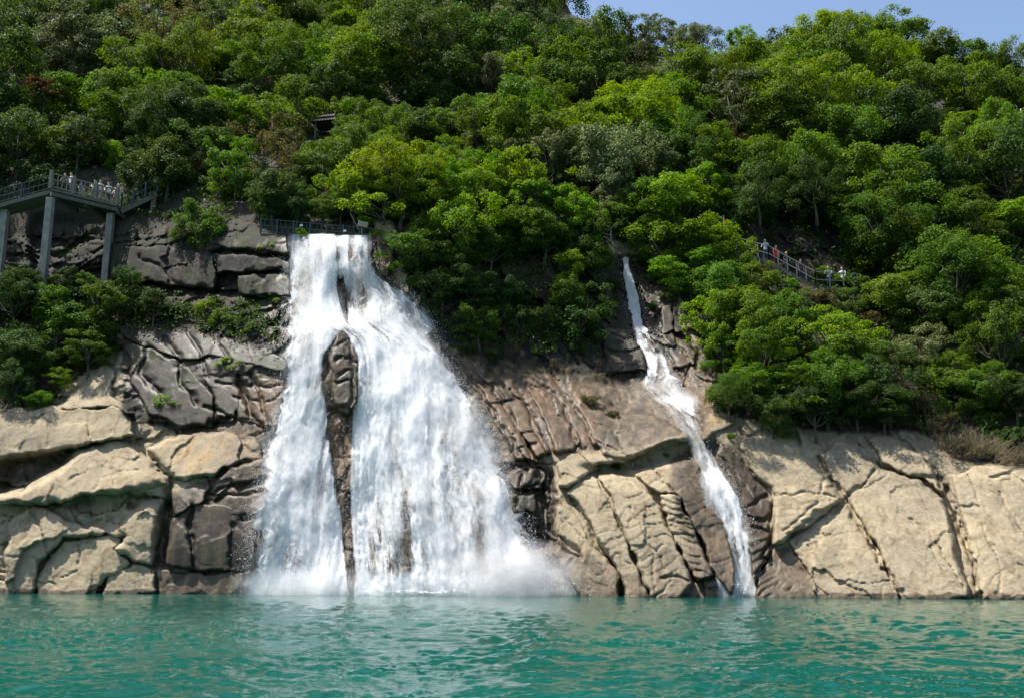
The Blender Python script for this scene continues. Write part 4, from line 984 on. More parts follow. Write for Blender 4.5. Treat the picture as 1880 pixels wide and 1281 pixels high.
def trunk_mesh(seed, C, R, zc=1.0, thick=.05, lean=0.0, lowest=.35):
    r = random.Random(seed); mb = MB()
    top = Vector((lean + r.uniform(-.08, .08), r.uniform(-.08, .08), zc + .1))
    mid = Vector((lean * .35 + r.uniform(-.06, .06), r.uniform(-.06, .06), zc * .5))
    mb.tube([(0, 0, -.25), (0, 0, .1), mid, top], [thick * 1.35, thick, thick * .75, thick * .3], 7)
    order = sorted(range(len(C)), key=lambda i: -R[i])[:9]
    for i in order:
        e = Vector(C[i]) + Vector((0, 0, zc)); st = Vector((0, 0, 0)).lerp(mid, 1.0) if r.random() < .6 else mid.lerp(top, r.uniform(.1, .6))
        m = st.lerp(e, .5) + Vector((0, 0, -.06 + r.uniform(-.05, .05)))
        mb.tube([st, m, e], [thick * .5, thick * .32, thick * .1], 5)
        for _ in range(2):
            e2 = e + Vector((r.uniform(-.3, .3), r.uniform(-.3, .3), r.uniform(-.1, .3)))
            mb.tube([m, m.lerp(e2, .6) + Vector((0, 0, .03)), e2], [thick * .22, thick * .14, thick * .05], 4)
    return mb.mesh("trunk", True)
TREES = {'grand': [], 'broad': [], 'airy': [], 'layer': [], 'shrub': [], 'thin': []}
def add_proto(cls, seed, **kw):
    tk = kw.pop('thick', .05); zc = kw.pop('zc', 1.0)
    me, C, R = crown_mesh(seed, **kw)
    V = np.zeros(len(me.vertices) * 3, np.float32); me.vertices.foreach_get("co", V); V[2::3] += zc; me.vertices.foreach_set("co", V); me.update()
    me.materials.append(LEAF['M'])
    tr = trunk_mesh(seed, C, R, zc, tk); tr.materials.append(BARK)
    TREES[cls].append((me, tr))
for k in range(10): add_proto('broad', 100 + k, nlobe=8 + k % 5, nleaf=15000, leaf=.050, zs=.75 + .1 * (k % 4), nclump=70 + 8 * (k % 3), stretch=1 + .2 * (k % 3), ragged=.25 + .1 * (k % 4))
for k in range(3): add_proto('grand', 600 + k, nlobe=13, nleaf=25000, leaf=.036, zs=.85, nclump=120, clump=(.10, .19), flat=.6, ragged=.45, stretch=1.15)
for k in range(6): add_proto('airy', 200 + k, nlobe=9, nleaf=10000, leaf=.052, zs=.85 + .1 * (k % 2), nclump=62, clump=(.10, .19), flat=.55, ragged=.5)
for k in range(5): add_proto('layer', 300 + k, nlobe=8, nleaf=11000, leaf=.052, zs=.75, nclump=48, clump=(.16, .28), flat=.32, ragged=.45)
for k in range(5): add_proto('shrub', 400 + k, nlobe=6, nleaf=5000, leaf=.075, zs=.65, nclump=32, clump=(.16, .27), flat=.6, ragged=.5, thick=.03, zc=.6)
for k in range(4): add_proto('thin', 500 + k, nlobe=8, nleaf=3800, leaf=.050, zs=.95, nclump=46, clump=(.10, .2), flat=.7, ragged=.5, thick=.035)
KINDWORD = {'D': 'dark green', 'M': 'mid green', 'B': 'bright green', 'Y': 'fresh yellow-green', 'S': 'pale silvery green', 'O': 'olive brown', 'R': 'rust orange', 'G': 'sparse greyish brown'}
FORM = {'grand': 'tree with a wide many-domed crown', 'broad': 'broad-crowned tree', 'airy': 'loose-leaved tree', 'layer': 'tree with spreading layered boughs', 'shrub': 'leafy shrub', 'thin': 'thin-leaved tree'}
def region(u, v):
    if v < vridge(u) + 45 and u > 1000: return "on the ridge against the sky"
    if u < 330 and 380 < v: return "below the viewing platform" if v < 620 else "on the shaded ledge above the boulders"
    if u < 530 and v > 330: return "between the platform and the broad fall"
    if u < 530 and v > 200: return "close above the viewing platform"
    if u < 640 and v <= 200: return "high on the slope above the viewing platform"
    if u < 1110 and v > 430: return "on the rock wall between the two falls"
    if u < 1110 and v > 270: return "over the lip of the broad fall"
    if u < 1100: return "on the slope high above the broad fall"
    if u < 1300 and 260 < v < 430: return "above the head of the narrow cascade"
    if u < 1420 and v >= 430 and v < 560: return "on the knoll beside the stepped path"
    if u < 1690 and v >= 540: return "in the thicket over the pale slabs"
    if v > 560: return "above the dry brush by the slabs"
    if v > 350: return "on the wooded bank beyond the path"
    return "on the wooded spur behind the narrow cascade"
COUNT = [0]
def plant(u, v, rpx, kind, cls=None, label=None, sx=1.0, sz=1.0, mat=None, bark=None, lift=0.95, name=None, fwd=0.0):
    r = random.Random(int(u * 31 + v * 17 + rpx))
    if cls is None:
        cls = {'Y': 'airy', 'B': r.choice(['airy', 'layer', 'broad']), 'R': 'thin', 'G': 'thin', 'O': r.choice(['thin', 'airy']), 'S': r.choice(['broad', 'airy'])}.get(kind, r.choice(['broad', 'broad', 'broad', 'layer']))
    zc = .6 if cls == 'shrub' else 1.0
    vb = max(v + rpx * lift * zc * sz, float(vridge(u)) + 2)
    vb = min(vb, 1080)
    Yb = float(surf(u, vb)[0]) - fwd
    base = P3(u, vb, Yb + .1)
    R = rpx * Yb / FPX
    cm, tm = r.choice(TREES[cls])
    nm = name or ("shrub" if cls == 'shrub' else "tree")
    big = "large " if rpx > 72 else ("small " if rpx < 52 and cls != "shrub" else "")
    word = f"{big}{KINDWORD[kind]} {FORM[cls]} {region(u, v)}"
    e = empty(nm, base, label or word, "shrub" if nm == "shrub" else "tree", None if label else word, r.uniform(0, 6.28))
    e.scale = (R * sx, R * sx, R * sz)
    t = bpy.data.objects.new("trunk" if nm == "tree" else "stem", tm); COL.objects.link(t); t.parent = e
    c = bpy.data.objects.new("crown" if nm == "tree" else "foliage", cm); COL.objects.link(c); c.parent = e
    c.material_slots[0].link = 'OBJECT'; c.material_slots[0].material = LEAF[mat or kind]
    if bark: t.material_slots[0].link = 'OBJECT'; t.material_slots[0].material = bark
    COUNT[0] += 1
    return e
TL = """40 30 60 D;110 45 35 M;150 20 50 D;215 40 45 D;280 50 50 O;340 45 45 O;400 30 50 D;455 55 55 M;510 25 45 D;560 40 50 M;620 30 45 M;675 50 40 M;640 115 50 M;680 130 62 M;760 60 78 D;850 80 75 D;805 140 60 D;715 35 45 M;885 20 50 D;955 45 45 S;1010 30 50 D;1080 75 42 S;1030 80 45 M;
30 100 50 M;90 100 45 S;140 95 55 S;200 110 50 S;255 130 45 M;310 110 45 M;370 100 50 M;430 110 50 M;480 80 45 M;545 110 55 M;600 90 45 M;30 190 45 M;130 180 50 M;190 170 50 M;245 160 45 B;250 210 50 M;320 170 50 B;350 215 50 D;420 200 45 B;500 215 45 M;550 190 40 M;600 160 45 D;
30 250 45 D;80 260 45 M;140 250 50 D;270 260 40 D;305 300 38 D;360 270 45 D;480 290 40 O;540 270 45 O;590 300 40 M;545 330 35 D;590 350 40 B;500 350 32 D;650 250 42 M;690 215 40 M;640 290 40 M;700 270 35 B;740 240 35 M;
770 230 40 M;900 200 45 M;880 250 45 M;950 210 50 M;990 190 45 M;1000 250 45 M;945 260 40 M;1030 130 50 M;1100 115 55 M;960 140 40 B;990 110 40 S;910 140 35 S;1060 170 40 S;
655 330 50 Y;700 310 50 Y;750 300 45 Y;770 345 50 Y;830 350 50 B;700 370 45 Y;650 365 38 B;880 360 45 B;930 330 50 Y;990 350 50 Y;1020 375 45 B;960 390 45 Y;900 400 45 B;1060 410 45 Y;790 420 55 M;850 420 50 B;765 465 48 M;830 480 55 M;900 450 50 M;1000 430 45 M;1060 450 50 M;1090 480 38 M;950 300 40 S;1010 290 40 S;1060 300 40 S;
870 540 45 D;810 530 40 D;930 550 40 D;1060 580 42 D;880 600 32 M;960 590 35 D;
1160 160 55 M;1130 230 60 B;1210 200 65 M;1180 260 50 M;1280 75 45 S;1190 55 36 S;1235 65 35 S;1260 150 55 M;1330 130 60 M;1400 115 55 M;1450 95 50 M;1520 60 60 B;1585 55 48 M;1650 65 60 M;1705 100 50 M;1750 105 45 M;1800 118 45 M;1850 125 40 M;1550 110 55 M;1480 160 60 M;1560 180 55 B;1630 130 55 M;1700 160 55 M;1780 160 50 M;1850 180 50 M;1350 200 50 S;1420 220 55 M;1500 230 60 M;1580 250 55 M;1650 220 55 D;1720 240 50 D;1800 230 50 B;1860 250 50 M;1290 260 50 D;1250 290 50 M;1130 300 50 S;1180 320 50 S;1130 345 45 S;1310 290 45 M;1380 290 50 M;1500 290 50 M;1560 320 45 M;1620 330 50 M;1700 320 50 D;1770 300 50 M;1850 320 50 D;1250 370 50 B;1300 355 45 B;1310 372 32 B;1200 395 40 M;1150 395 40 M;1640 375 60 M;1620 440 55 M;1700 400 55 M;1760 370 50 M;1800 420 60 M;1860 400 50 B;1680 480 60 M;1750 500 60 M;1820 500 60 M;1870 560 50 M;1660 540 55 M;1720 570 55 D;1780 590 50 B;1840 640 55 M;1700 650 48 S;1750 690 50 M;1810 720 50 M;1870 730 50 D;
1230 450 50 B;1290 450 50 B;1345 480 42 B;1270 500 50 B;1330 520 50 M;1385 520 36 M;1310 590 50 B;1370 580 55 B;1440 600 45 M;1330 640 45 B;1400 650 60 B;1470 640 55 B;1550 630 55 B;1590 670 60 M;1635 710 48 D;1520 710 55 M;1450 715 60 B;1380 705 50 B;1340 730 36 M;1420 755 40 D;1500 755 42 D;1575 745 45 D;1625 755 34 D;1180 440 32 Y;1410 330 45 M;1395 372 30 D;1500 365 34 D;1560 385 40 M;1360 385 28 D;
-130 170 95 D;-60 120 70 D;-150 300 80 D;-60 235 60 D;500 375 26 D;545 372 28 D;590 385 24 M;625 378 28 D;660 385 22 D;368 398 30 M;334 428 24 M;370 435 32 M;20 560 45 D;60 530 42 M;100 600 42 M;180 600 45 M;160 645 38 M;60 660 42 D;20 650 40 D;20 710 38 D;150 560 38 D;220 565 32 D;280 560 32 D"""
for it in TL.replace("\n", "").split(";"):
    a = it.split()
    q_ = random.Random(a[0] + a[1]); k_ = q_.uniform(1.22, 1.75) if float(a[1]) < 400 else q_.uniform(1.2, 1.5); rg_ = float(a[0]) > 1000 and float(a[1]) < float(vridge(float(a[0]))) + 40
    if rg_: k_ = q_.uniform(1.15, 1.4)
    plant(float(a[0]), float(a[1]), float(a[2]) * k_, a[3], sx=q_.uniform(.85, 1.2), sz=.95 if rg_ else q_.uniform(.8, 1.25))
for (u, v, r0) in [(1960, 150, 60), (2040, 180, 60), (2110, 150, 60), (1960, 260, 60), (2050, 290, 60), (2130, 260, 60), (1960, 380, 60), (2040, 400, 60), (2120, 390, 60), (1960, 500, 60), (2050, 520, 60), (2130, 500, 60), (1960, 640, 55), (2040, 660, 55), (2120, 640, 55), (1960, 760, 45), (2050, 770, 45), (2130, 760, 45),
                   (-90, 60, 60), (-180, 40, 60), (-220, 180, 60), (-230, 320, 60), (-120, 560, 50), (-200, 580, 50), (-80, 680, 50), (-170, 700, 50), (-240, 660, 50)]:
    plant(u, v, r0 * 1.35, random.Random(u).choice("MMDB"))
# ones with a look of their own
for (u, v, r0, k, lab) in [(735, 335, 92, 'Y', "wide sunlit yellow-green tree rooted right beside the broad fall's lip"), (845, 345, 86, 'B', "wide bright green tree next to the sunlit yellow-green one over the broad fall"),
                           (790, 95, 110, 'D', "huge dark evergreen mass high above the broad fall"), (690, 120, 84, 'M', "tall domed green tree touching the huge dark evergreen"), (1165, 225, 98, 'B', "wide green tree on the slope above the narrow cascade's head"),
                           (1490, 190, 108, 'M', "huge many-domed tree in the middle of the wooded spur"), (1640, 130, 90, 'B', "wide fresh green tree just below the spur's summit"), (1640, 430, 92, 'M', "wide tree towering over the foot of the stepped path"),
                           (1765, 520, 100, 'M', "huge leafy tree draped with creepers above the dry brush"), (120, 110, 84, 'S', "wide silvery-leaved tree high over the viewing platform"), (330, 225, 84, 'D', "wide dark tree in the hollow above the green stairs"), (520, 120, 84, 'M', "wide green tree on the slope between pavilion and hilltop"), (1330, 160, 86, 'M', "wide green tree under the dip of the ridge"), (1040, 100, 80, 'D', "wide dark tree near the point where the ridge meets the sky")]:
    plant(u, v, r0, k, 'grand', lab)
plant(80, 165, 42, 'R', 'airy', "rust orange bush among green trees high over the viewing platform", fwd=8.0)
plant(480, 165, 40, 'G', 'thin', "reddish brown twiggy shrub uphill of the pavilion roof")
plant(432, 310, 62, 'M', 'broad', "large domed green tree just uphill of the green stair railing")
plant(400, 350, 24, 'Y', 'thin', "slender yellow-leaved sapling below the large domed tree")
plant(212, 285, 34, 'Y', 'layer', "flat bough of yellow-green leaves just above the platform railing")
plant(845, 215, 52, 'M', 'layer', "green tree with a dark curved leaning trunk on the bare slope", bark=BARK)
plant(810, 290, 48, 'B', 'broad', "dense bright green dome standing above the yellow-green trees")
plant(1440, 335, 68, 'M', 'broad', "big rounded tree overhanging the dark rock hollow by the path")
plant(1395, 352, 52, 'D', 'broad', "dark tree hanging over the bend of the stepped path", fwd=3.0)
plant(1500, 345, 60, 'D', 'broad', "dark tree jutting out above the rock hollow", fwd=3.0)
plant(1560, 392, 46, 'M', 'layer', "spreading green tree leaning out at the end of the rock hollow", fwd=2.0)
plant(1362, 70, 32, 'B', 'broad', "small vivid green treetop poking over the ridge line")
plant(1045, 530, 52, 'B', 'broad', "bright green bush glowing alone on the dark rock wall", sz=1.15)
plant(1100, 578, 16, 'Y', 'shrub', "tiny yellow-green sprig under the bright bush, next to the narrow cascade", name="shrub")
plant(70, 735, 34, 'B', 'layer', "bright fern-leaved shrub trailing over the grey block's edge", name="shrub")
plant(110, 695, 32, 'B', 'layer', "bright green shrub on top of the pale rounded cap rock", name="shrub")
plant(555, 428, 16, 'Y', 'shrub', "small yellow-green shrub growing in the water at the broad fall's lip", name="shrub", fwd=.6)
plant(1700, 735, 38, 'G', 'thin', "brown withering shrub beside the dry brush")
for (u, v, rr, k, cls) in [(450, 490, 14, 'O', 'shrub'), (500, 452, 14, 'Y', 'shrub'), (470, 485, 14, 'Y', 'shrub'), (400, 580, 28, 'M', 'shrub'), (375, 560, 26, 'B', 'shrub'), (430, 590, 26, 'M', 'shrub'), (340, 565, 24, 'D', 'shrub'), (310, 575, 22, 'D', 'shrub'), (460, 600, 18, 'M', 'shrub'),
                           (415, 660, 14, 'Y', 'shrub'), (300, 735, 20, 'Y', 'shrub'), (500, 545, 14, 'Y', 'shrub'), (1090, 862, 9, 'B', 'shrub'), (1130, 856, 12, 'M', 'shrub'), (1204, 903, 9, 'B', 'shrub'), (1225, 835, 8, 'M', 'shrub'), (1090, 735, 18, 'O', 'shrub'), (1120, 760, 16, 'O', 'shrub'), (1100, 780, 10, 'M', 'shrub'),
                           (850, 640, 24, 'D', 'shrub'), (900, 650, 22, 'D', 'shrub'), (1060, 640, 22, 'D', 'shrub'), (1010, 620, 26, 'D', 'shrub'), (790, 560, 24, 'D', 'shrub'), (760, 520, 28, 'D', 'shrub'), (1340, 800, 12, 'M', 'shrub'), (1470, 560, 30, 'S', 'shrub'), (1520, 545, 26, 'O', 'shrub'), (1560, 565, 28, 'M', 'shrub'), (1450, 485, 20, 'S', 'shrub'), (1510, 500, 22, 'Y', 'shrub'), (1540, 515, 24, 'Y', 'shrub'), (1600, 585, 26, 'O', 'shrub'), (1420, 512, 22, 'M', 'shrub'), (1450, 522, 22, 'B', 'shrub'), (1480, 540, 22, 'M', 'shrub'), (1398, 500, 18, 'O', 'shrub'), (1505, 548, 22, 'O', 'shrub'), (1430, 548, 26, 'M', 'shrub'), (1555, 540, 24, 'M', 'shrub'), (1590, 560, 24, 'B', 'shrub'), (1580, 520, 26, 'M', 'shrub'), (1520, 575, 24, 'M', 'shrub'), (1570, 600, 26, 'B', 'shrub'), (1620, 560, 28, 'D', 'shrub'),
                           (130, 520, 26, 'D', 'shrub'), (250, 520, 22, 'D', 'shrub'), (90, 515, 24, 'D', 'shrub'), (30, 500, 26, 'D', 'shrub'), (200, 640, 30, 'M', 'shrub'), (130, 620, 28, 'B', 'shrub'), (1740, 770, 26, 'O', 'shrub'), (1860, 800, 34, 'D', 'shrub'), (1820, 770, 30, 'M', 'shrub'), (1780, 750, 32, 'M', 'shrub'),
                           (1225, 545, 20, 'D', 'shrub'), (1105, 560, 24, 'D', 'shrub'), (1120, 520, 22, 'D', 'shrub'), (1185, 500, 18, 'D', 'shrub'), (1205, 560, 16, 'D', 'shrub')]:
    plant(u, v, rr, k, cls, name="shrub")
for (u, v, rr, k) in [(40, 505, 34, 'D'), (130, 505, 34, 'D'), (165, 515, 28, 'M'), (235, 505, 30, 'D'), (100, 540, 34, 'M'), (210, 545, 30, 'M')]:
    plant(u, v, rr, k, 'shrub', name="shrub", fwd=2.5)
# understorey that fills the slope between the larger crowns
rr_ = random.Random(12)
cells = []
for v in range(-60, 440, 40):
    for u in range(-60, 1960, 62):
        uu_, vv_ = u + rr_.uniform(-26, 26), v + rr_.uniform(-18, 18)
        if vv_ < vridge(uu_) + 8: continue
        if vv_ > 330 and uu_ < 330: continue
        if vv_ > 380 and 330 < uu_ < 740: continue
        if 1350 < uu_ < 1560 and vv_ > 370: continue
        cells.append((uu_, vv_, rr_.uniform(34, 56)))
for (u, v, r0) in cells:
    plant(u, v, r0, rr_.choice("DDDDDMMO"), 'shrub', name="shrub")  # mostly dark leaves: shade of the gaps put into their colour

# ground cover on the hill: leaves nobody could count
def cover(name, regs, n, leaf, mat, label, seed, out=.5):
    r = np.random.default_rng(seed)
    C = []; 
    while sum(len(c) for c in C) < n:
        u = r.uniform(-200, 2050, n); v = r.uniform(-120, 820, n)
        m = np.zeros(n, bool)
        for pl in regs: m |= inpoly(u, v, pl)
        m &= v > vridge(u) + 4
        m &= fbm(u / 22, v / 22, o=3, s=seed) > -.12
        u, v = u[m], v[m]
        Y = surf(u, v) - np.abs(r.normal(0, out, len(u)))
        C.append(at(u, v, Y))
    C = np.concatenate(C)[:n]
    dist = C[:, 1] / 66
    V, Fq = leaf_quads(C, r.normal(0, .6, C.shape) + np.array([0, -.3, .8]), leaf * r.uniform(.6, 1.4, n) * dist, .5, r)
    o = link(name, mesh_np(name, V, Fq, False), [mat])
    return tag(o, label, "undergrowth", None, "stuff")
UPPER = [[(-200, -120), (2050, -120), (2050, 560), (1690, 800), (1640, 600), (1560, 520), (1350, 430), (1230, 430), (1100, 430), (740, 400), (690, 380), (480, 385), (300, 400), (-200, 320)]]
cover("undergrowth", UPPER, 90000, .26, LEAF['D'], "tangled green undergrowth covering the soil of the hillside", 21, .7)  # dark leaf colour stands in for shade between the bright crowns
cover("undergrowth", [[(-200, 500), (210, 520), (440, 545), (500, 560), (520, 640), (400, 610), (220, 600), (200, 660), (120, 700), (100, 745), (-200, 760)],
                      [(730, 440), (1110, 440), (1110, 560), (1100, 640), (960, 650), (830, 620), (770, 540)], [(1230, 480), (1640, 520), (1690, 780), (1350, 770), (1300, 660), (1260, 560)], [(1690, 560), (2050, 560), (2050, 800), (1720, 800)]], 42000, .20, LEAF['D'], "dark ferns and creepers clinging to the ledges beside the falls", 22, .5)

# hanging grass and dry brush
def tuft(name, seed, n, length, droop, mat, width=.02, spread=.5, up=.6):
    r = random.Random(seed); V = []; Fq = []
    for _ in range(n):
        a = r.uniform(0, 6.28); d = Vector((math.cos(a), math.sin(a), 0)); o = Vector((r.uniform(-.18, .18), r.uniform(-.18, .18), 0)); L = length * r.uniform(.6, 1.2)
        s = d.cross(Vector((0, 0, 1))) * width; p = []
        for t in (0, .35, .7, 1):
            p.append(o + d * (spread * L * t) + Vector((0, 0, L * (up * t - droop * t * t))))
        b = len(V)
        for i, q in enumerate(p):
            w = 1 - .8 * i / 3; V += [q - s * w, q + s * w]
        Fq += [(b + 2 * i, b + 2 * i + 1, b + 2 * i + 3, b + 2 * i + 2) for i in range(3)]
    me = mesh_np(name, np.array([tuple(q) for q in V]), np.array(Fq), False); me.materials.append(mat); return me
TUFTD = [tuft("grass_tuft", 60 + k, 60, 1.1, 1.15, LEAF['T'], .012, .28, .25) for k in range(3)]
TUFTG = [tuft("grass_tuft", 70 + k, 70, .8, .9, LEAF['Y'], .02) for k in range(3)]
def grass(u, v, s, dry, label):
    o = bpy.data.objects.new("grass_tuft", random.choice(TUFTD if dry else TUFTG)); COL.objects.link(o)
    Yb = float(surf(u, v)[0]); o.location = P3(u, v, Yb - .25); o.scale = (s, s, s); o.rotation_euler = (0, 0, random.uniform(0, 6.28))
    return tag(o, label, "grass", label)
gr = random.Random(5)
for k in range(46):
    t = gr.random(); u = 860 + 250 * t; v = 590 + 75 * t ** .7 + gr.uniform(-28, 28)
    grass(u, v, gr.uniform(.5, .95), True, "straw-coloured grass hanging from the dark wall between the falls")
for (u, v) in [(1095, 740), (1110, 765), (1130, 755), (1070, 725), (1140, 770), (1120, 735)]:
    grass(u, v, random.uniform(.6, 1.0), True, "dry grass tuft rooted in the dark hump beside the narrow cascade")
for (u, v) in [(400, 668), (425, 672), (410, 660), (440, 665)]:
    grass(u, v, random.uniform(.6, .9), False, "green grass tuft on the wet ledge beside the broad fall")
for (u, v) in [(275, 745), (295, 740), (315, 738), (330, 742)]:
    grass(u, v, random.uniform(.6, .9), False, "green grass tuft on the dark wet block above the tan slab")
for (u, v) in [(480, 455), (500, 450), (450, 495), (465, 500), (470, 540), (510, 550)]:
    grass(u, v, random.uniform(.6, .9), False, "green grass tuft on the stepped ledges next to the fall's lip")
for (u, v) in [(1570, 570), (1600, 580), (1620, 600), (1630, 630), (1640, 650), (1610, 560), (1580, 545), (1650, 680), (1655, 700)]:
    grass(u, v, random.uniform(.9, 1.4), True, "dry straw grass on the bare bank below the path")
def brush(u, v, n, L, label, lean):
    r = random.Random(int(u)); mb = MB()
    Yb = float(surf(u, v)[0]) - .3
    for _ in range(n):
        o = Vector((r.uniform(-.9, .9), r.uniform(-.4, .4), r.uniform(-.2, .2)))
        d = Vector((r.uniform(-.7, .7) + lean, r.uniform(-.6, .2), r.uniform(.3, 1))).normalized(); l_ = L * r.uniform(.5, 1.1)
        p1 = o + d * l_ * .5 + Vector((0, 0, .05)); p2 = o + d * l_ + Vector((r.uniform(-.2, .2), 0, -.15))
        mb.tube([o, p1, p2], [.016, .011, .004], 3)
        for _ in range(3):
            s = o.lerp(p2, r.uniform(.3, .8)); mb.tube([s, s + Vector((r.uniform(-.3, .3), r.uniform(-.2, .2), r.uniform(.05, .35)))], [.007, .003], 3)
    b = mb.build("dry_brush", LEAF['T']); b.location = P3(u, v, Yb)
    return tag(b, label, "brush")
brush(1755, 825, 90, 1.7, "grey-brown bare brush standing at the top of the last pale slab", .05)
brush(1800, 835, 90, 1.7, "tangled dry twigs leaning over the edge of the pale slab", .3)
brush(1850, 850, 90, 1.6, "flattened straw-brown brush lying along the slab's crest", .8)
brush(1720, 790, 50, 1.3, "thin dead stems under the withering brown shrub", -.1)
# bare tree on the ridge
def bare_tree(u, v, hpx, label, n=4):
    r = random.Random(int(u)); mb = MB()
    vb = max(v, float(vridge(u)) + 3); Yb = float(surf(u, vb)[0]); H = hpx * Yb / FPX
    def br(p, d, l_, w, k):
        e = p + d * l_; mb.tube([p, p.lerp(e, .5) + Vector((r.uniform(-.04, .04), 0, 0)) * l_, e], [w, w * .8, w * .55], 5)
        if k == 0: return
        for _ in range(3 if k > 1 else 4):
            nd_ = (d + Vector((r.uniform(-.6, .6), r.uniform(-.6, .6), r.uniform(-.1, .4)))).normalized()
            br(p.lerp(e, r.uniform(.5, 1)), nd_, l_ * r.uniform(.55, .8), w * .5, k - 1)
    br(Vector((0, 0, -.3)), Vector((.03, 0, 1)), H * .42, H * .016, n)
    e = empty("tree", P3(u, vb, Yb), label, "tree"); o = mb.build("trunk", PALEBARK, e, True); return e
bare_tree(1866, 125, 80, "leafless tree with fine branches on the ridge against the sky")
bare_tree(1480, 395, 70, "small dead grey tree hanging over the rock hollow by the path", 3)
def trunk_only(u0, v0, u1, v1, w, label, mat=PALEBARK):
    Yb = float(surf(u0, v0)[0]) - 1.0
    a, b = P3(u0, v0, Yb), P3(u1, v1, Yb - .2); mb = MB(); m = a.lerp(b, .5) + Vector((.12, 0, 0))
    mb.tube([Vector((0, 0, 0)), m - a, b - a], [w, w * .75, w * .45], 7)
    for k in range(4):
        s = a.lerp(b, .6 + .1 * k) - a; mb.tube([s, s + Vector((random.uniform(-.7, .7), -.2, .8))], [w * .3, w * .1], 5)
    e = empty("tree", a, label, "tree"); mb.build("trunk", mat, e, True)
trunk_only(885, 268, 858, 225, .16, "dark bent trunk leaning out of the bare brown slope", BARK)
trunk_only(1876, 300, 1874, 200, .13, "slim pale upright trunk at the edge of the wooded spur")

# ------------------------------------------------------------------ people
import bmesh
def person_mesh(pose):
    V = []; E = []; Rr = []
    def add(p, r, par=None):
        V.append(p); Rr.append(r)
        if par is not None: E.append((par, len(V) - 1))
        return len(V) - 1
    pel = add((0, 0, .92), (.15, .11)); w = add((0, 0, 1.08), (.135, .095), pel); ch = add((0, 0, 1.28), (.165, .11), w); nk0 = add((0, 0, 1.42), (.09, .075), ch); nk = add((0, -.01, 1.49), (.052, .055), nk0)
    h1 = add((0, -.025, 1.56), (.075, .09), nk); h2 = add((0, -.03, 1.64), (.078, .098), h1); add((0, -.02, 1.71), (.055, .07), h2)
    add((0, -.125, 1.60), (.016, .02), h1)                         # nose
    for s in (-1, 1):
        add((s * .085, -.015, 1.61), (.012, .022), h1)             # ears
        sh = add((s * .19, 0, 1.38), (.062, .062), ch); el = add((s * .25, pose[0] * -.1, 1.13), (.045, .045), sh); wr = add((s * (.24 - .08 * pose[0]), pose[0] * -.32 - .03, .92 + .16 * pose[0]), (.03, .03), el)
        f = Vector((0, -pose[0], -1 + pose[0] * .8)).normalized(); q = Vector(V[wr]); pm = add(tuple(q + f * .07), (.036, .02), wr)
        for k in range(4):
            b0 = q + f * .11 + Vector((0, (k - 1.5) * .02, 0)); i = add(tuple(b0), (.009, .009), pm); add(tuple(b0 + f * (.05, .06, .055, .04)[k] + Vector((-s * .02, 0, 0))), (.008, .008), i)
        add(tuple(q + f * .07 + Vector((-s * .01, -.05, 0))), (.009, .009), pm)
        hp = add((s * .095, 0, .86), (.095, .095), pel); kn = add((s * .11, -.02 - pose[1] * .08 * s, .48), (.062, .062), hp); an = add((s * .11, .02 + pose[1] * .05 * s, .09), (.042, .042), kn); add((s * .12, -.13 + pose[1] * .05 * s, .04), (.045, .035), an)
    me = bpy.data.meshes.new("body"); me.from_pydata(V, E, [])
    ob = bpy.data.objects.new("body_build", me); COL.objects.link(ob)
    md = ob.modifiers.new("skin", 'SKIN'); md.use_smooth_shade = True
    for i, sv in enumerate(me.skin_vertices[0].data): sv.radius = Rr[i]; sv.use_root = i == 0
    ss_ = ob.modifiers.new("sub", 'SUBSURF'); ss_.levels = 1; ss_.render_levels = 1
    dg = bpy.context.evaluated_depsgraph_get(); out = bpy.data.meshes.new_from_object(ob.evaluated_get(dg))
    bpy.data.objects.remove(ob)
    out.materials.clear()
    for m in range(3): out.materials.append(SKIN)
    for p in out.polygons:
        c = p.center; p.use_smooth = True
        arm = abs(c.x) > .205 and c.z < 1.2
        p.material_index = 0 if (c.z > 1.44 or arm) else (1 if c.z > .93 else 2)
    return out
SKIN = simple("skin", (0.52, 0.34, 0.24), .6, .06)
BODIES = [person_mesh((.9, .2)), person_mesh((0.1, .6)), person_mesh((.6, 0))]
def hair_mesh(hat):
    mb = bmesh.new(); bmesh.ops.create_uvsphere(mb, u_segments=14, v_segments=9, radius=1)
    for v in mb.verts:
        x, y, z = v.co; v.co = (x * .092, y * .112 - .012, z * .10 + 1.66)
        if z < 0: v.co.z = 1.66 + z * (.11 if y > 0 else .02)
        if y < -.3 and z < .35: v.co.y += .035
        if hat and -.3 < z < .05: v.co.x *= 1.7; v.co.y *= 1.7
    me = bpy.data.meshes.new("hair"); mb.to_mesh(me); mb.free()
    for p in me.polygons: p.use_smooth = True
    return me
HAIR, HAT = hair_mesh(False), hair_mesh(True)
CLOTH = {}
def cloth(c):
    if c not in CLOTH: CLOTH[c] = simple("cloth_%02d" % len(CLOTH), c, .85, .1)
    return CLOTH[c]
HAIRM = cloth((.02, .017, .015))
for me in (HAIR, HAT): me.materials.append(HAIRM)
def person(loc, shirt, legs, label, rz=0, hat=None, h=1.0, b=0, group=None):
    e = empty("person", loc, label, "person", group, rz); e.scale = (h, h, h)
    o = bpy.data.objects.new("body", BODIES[b % 3]); COL.objects.link(o); o.parent = e
    for i, m in ((1, cloth(shirt)), (2, cloth(legs))): o.material_slots[i].link = 'OBJECT'; o.material_slots[i].material = m
    k = bpy.data.objects.new("hat" if hat else "hair", HAT if hat else HAIR); COL.objects.link(k); k.parent = e
    if hat: k.material_slots[0].link = 'OBJECT'; k.material_slots[0].material = cloth(hat)
    return e

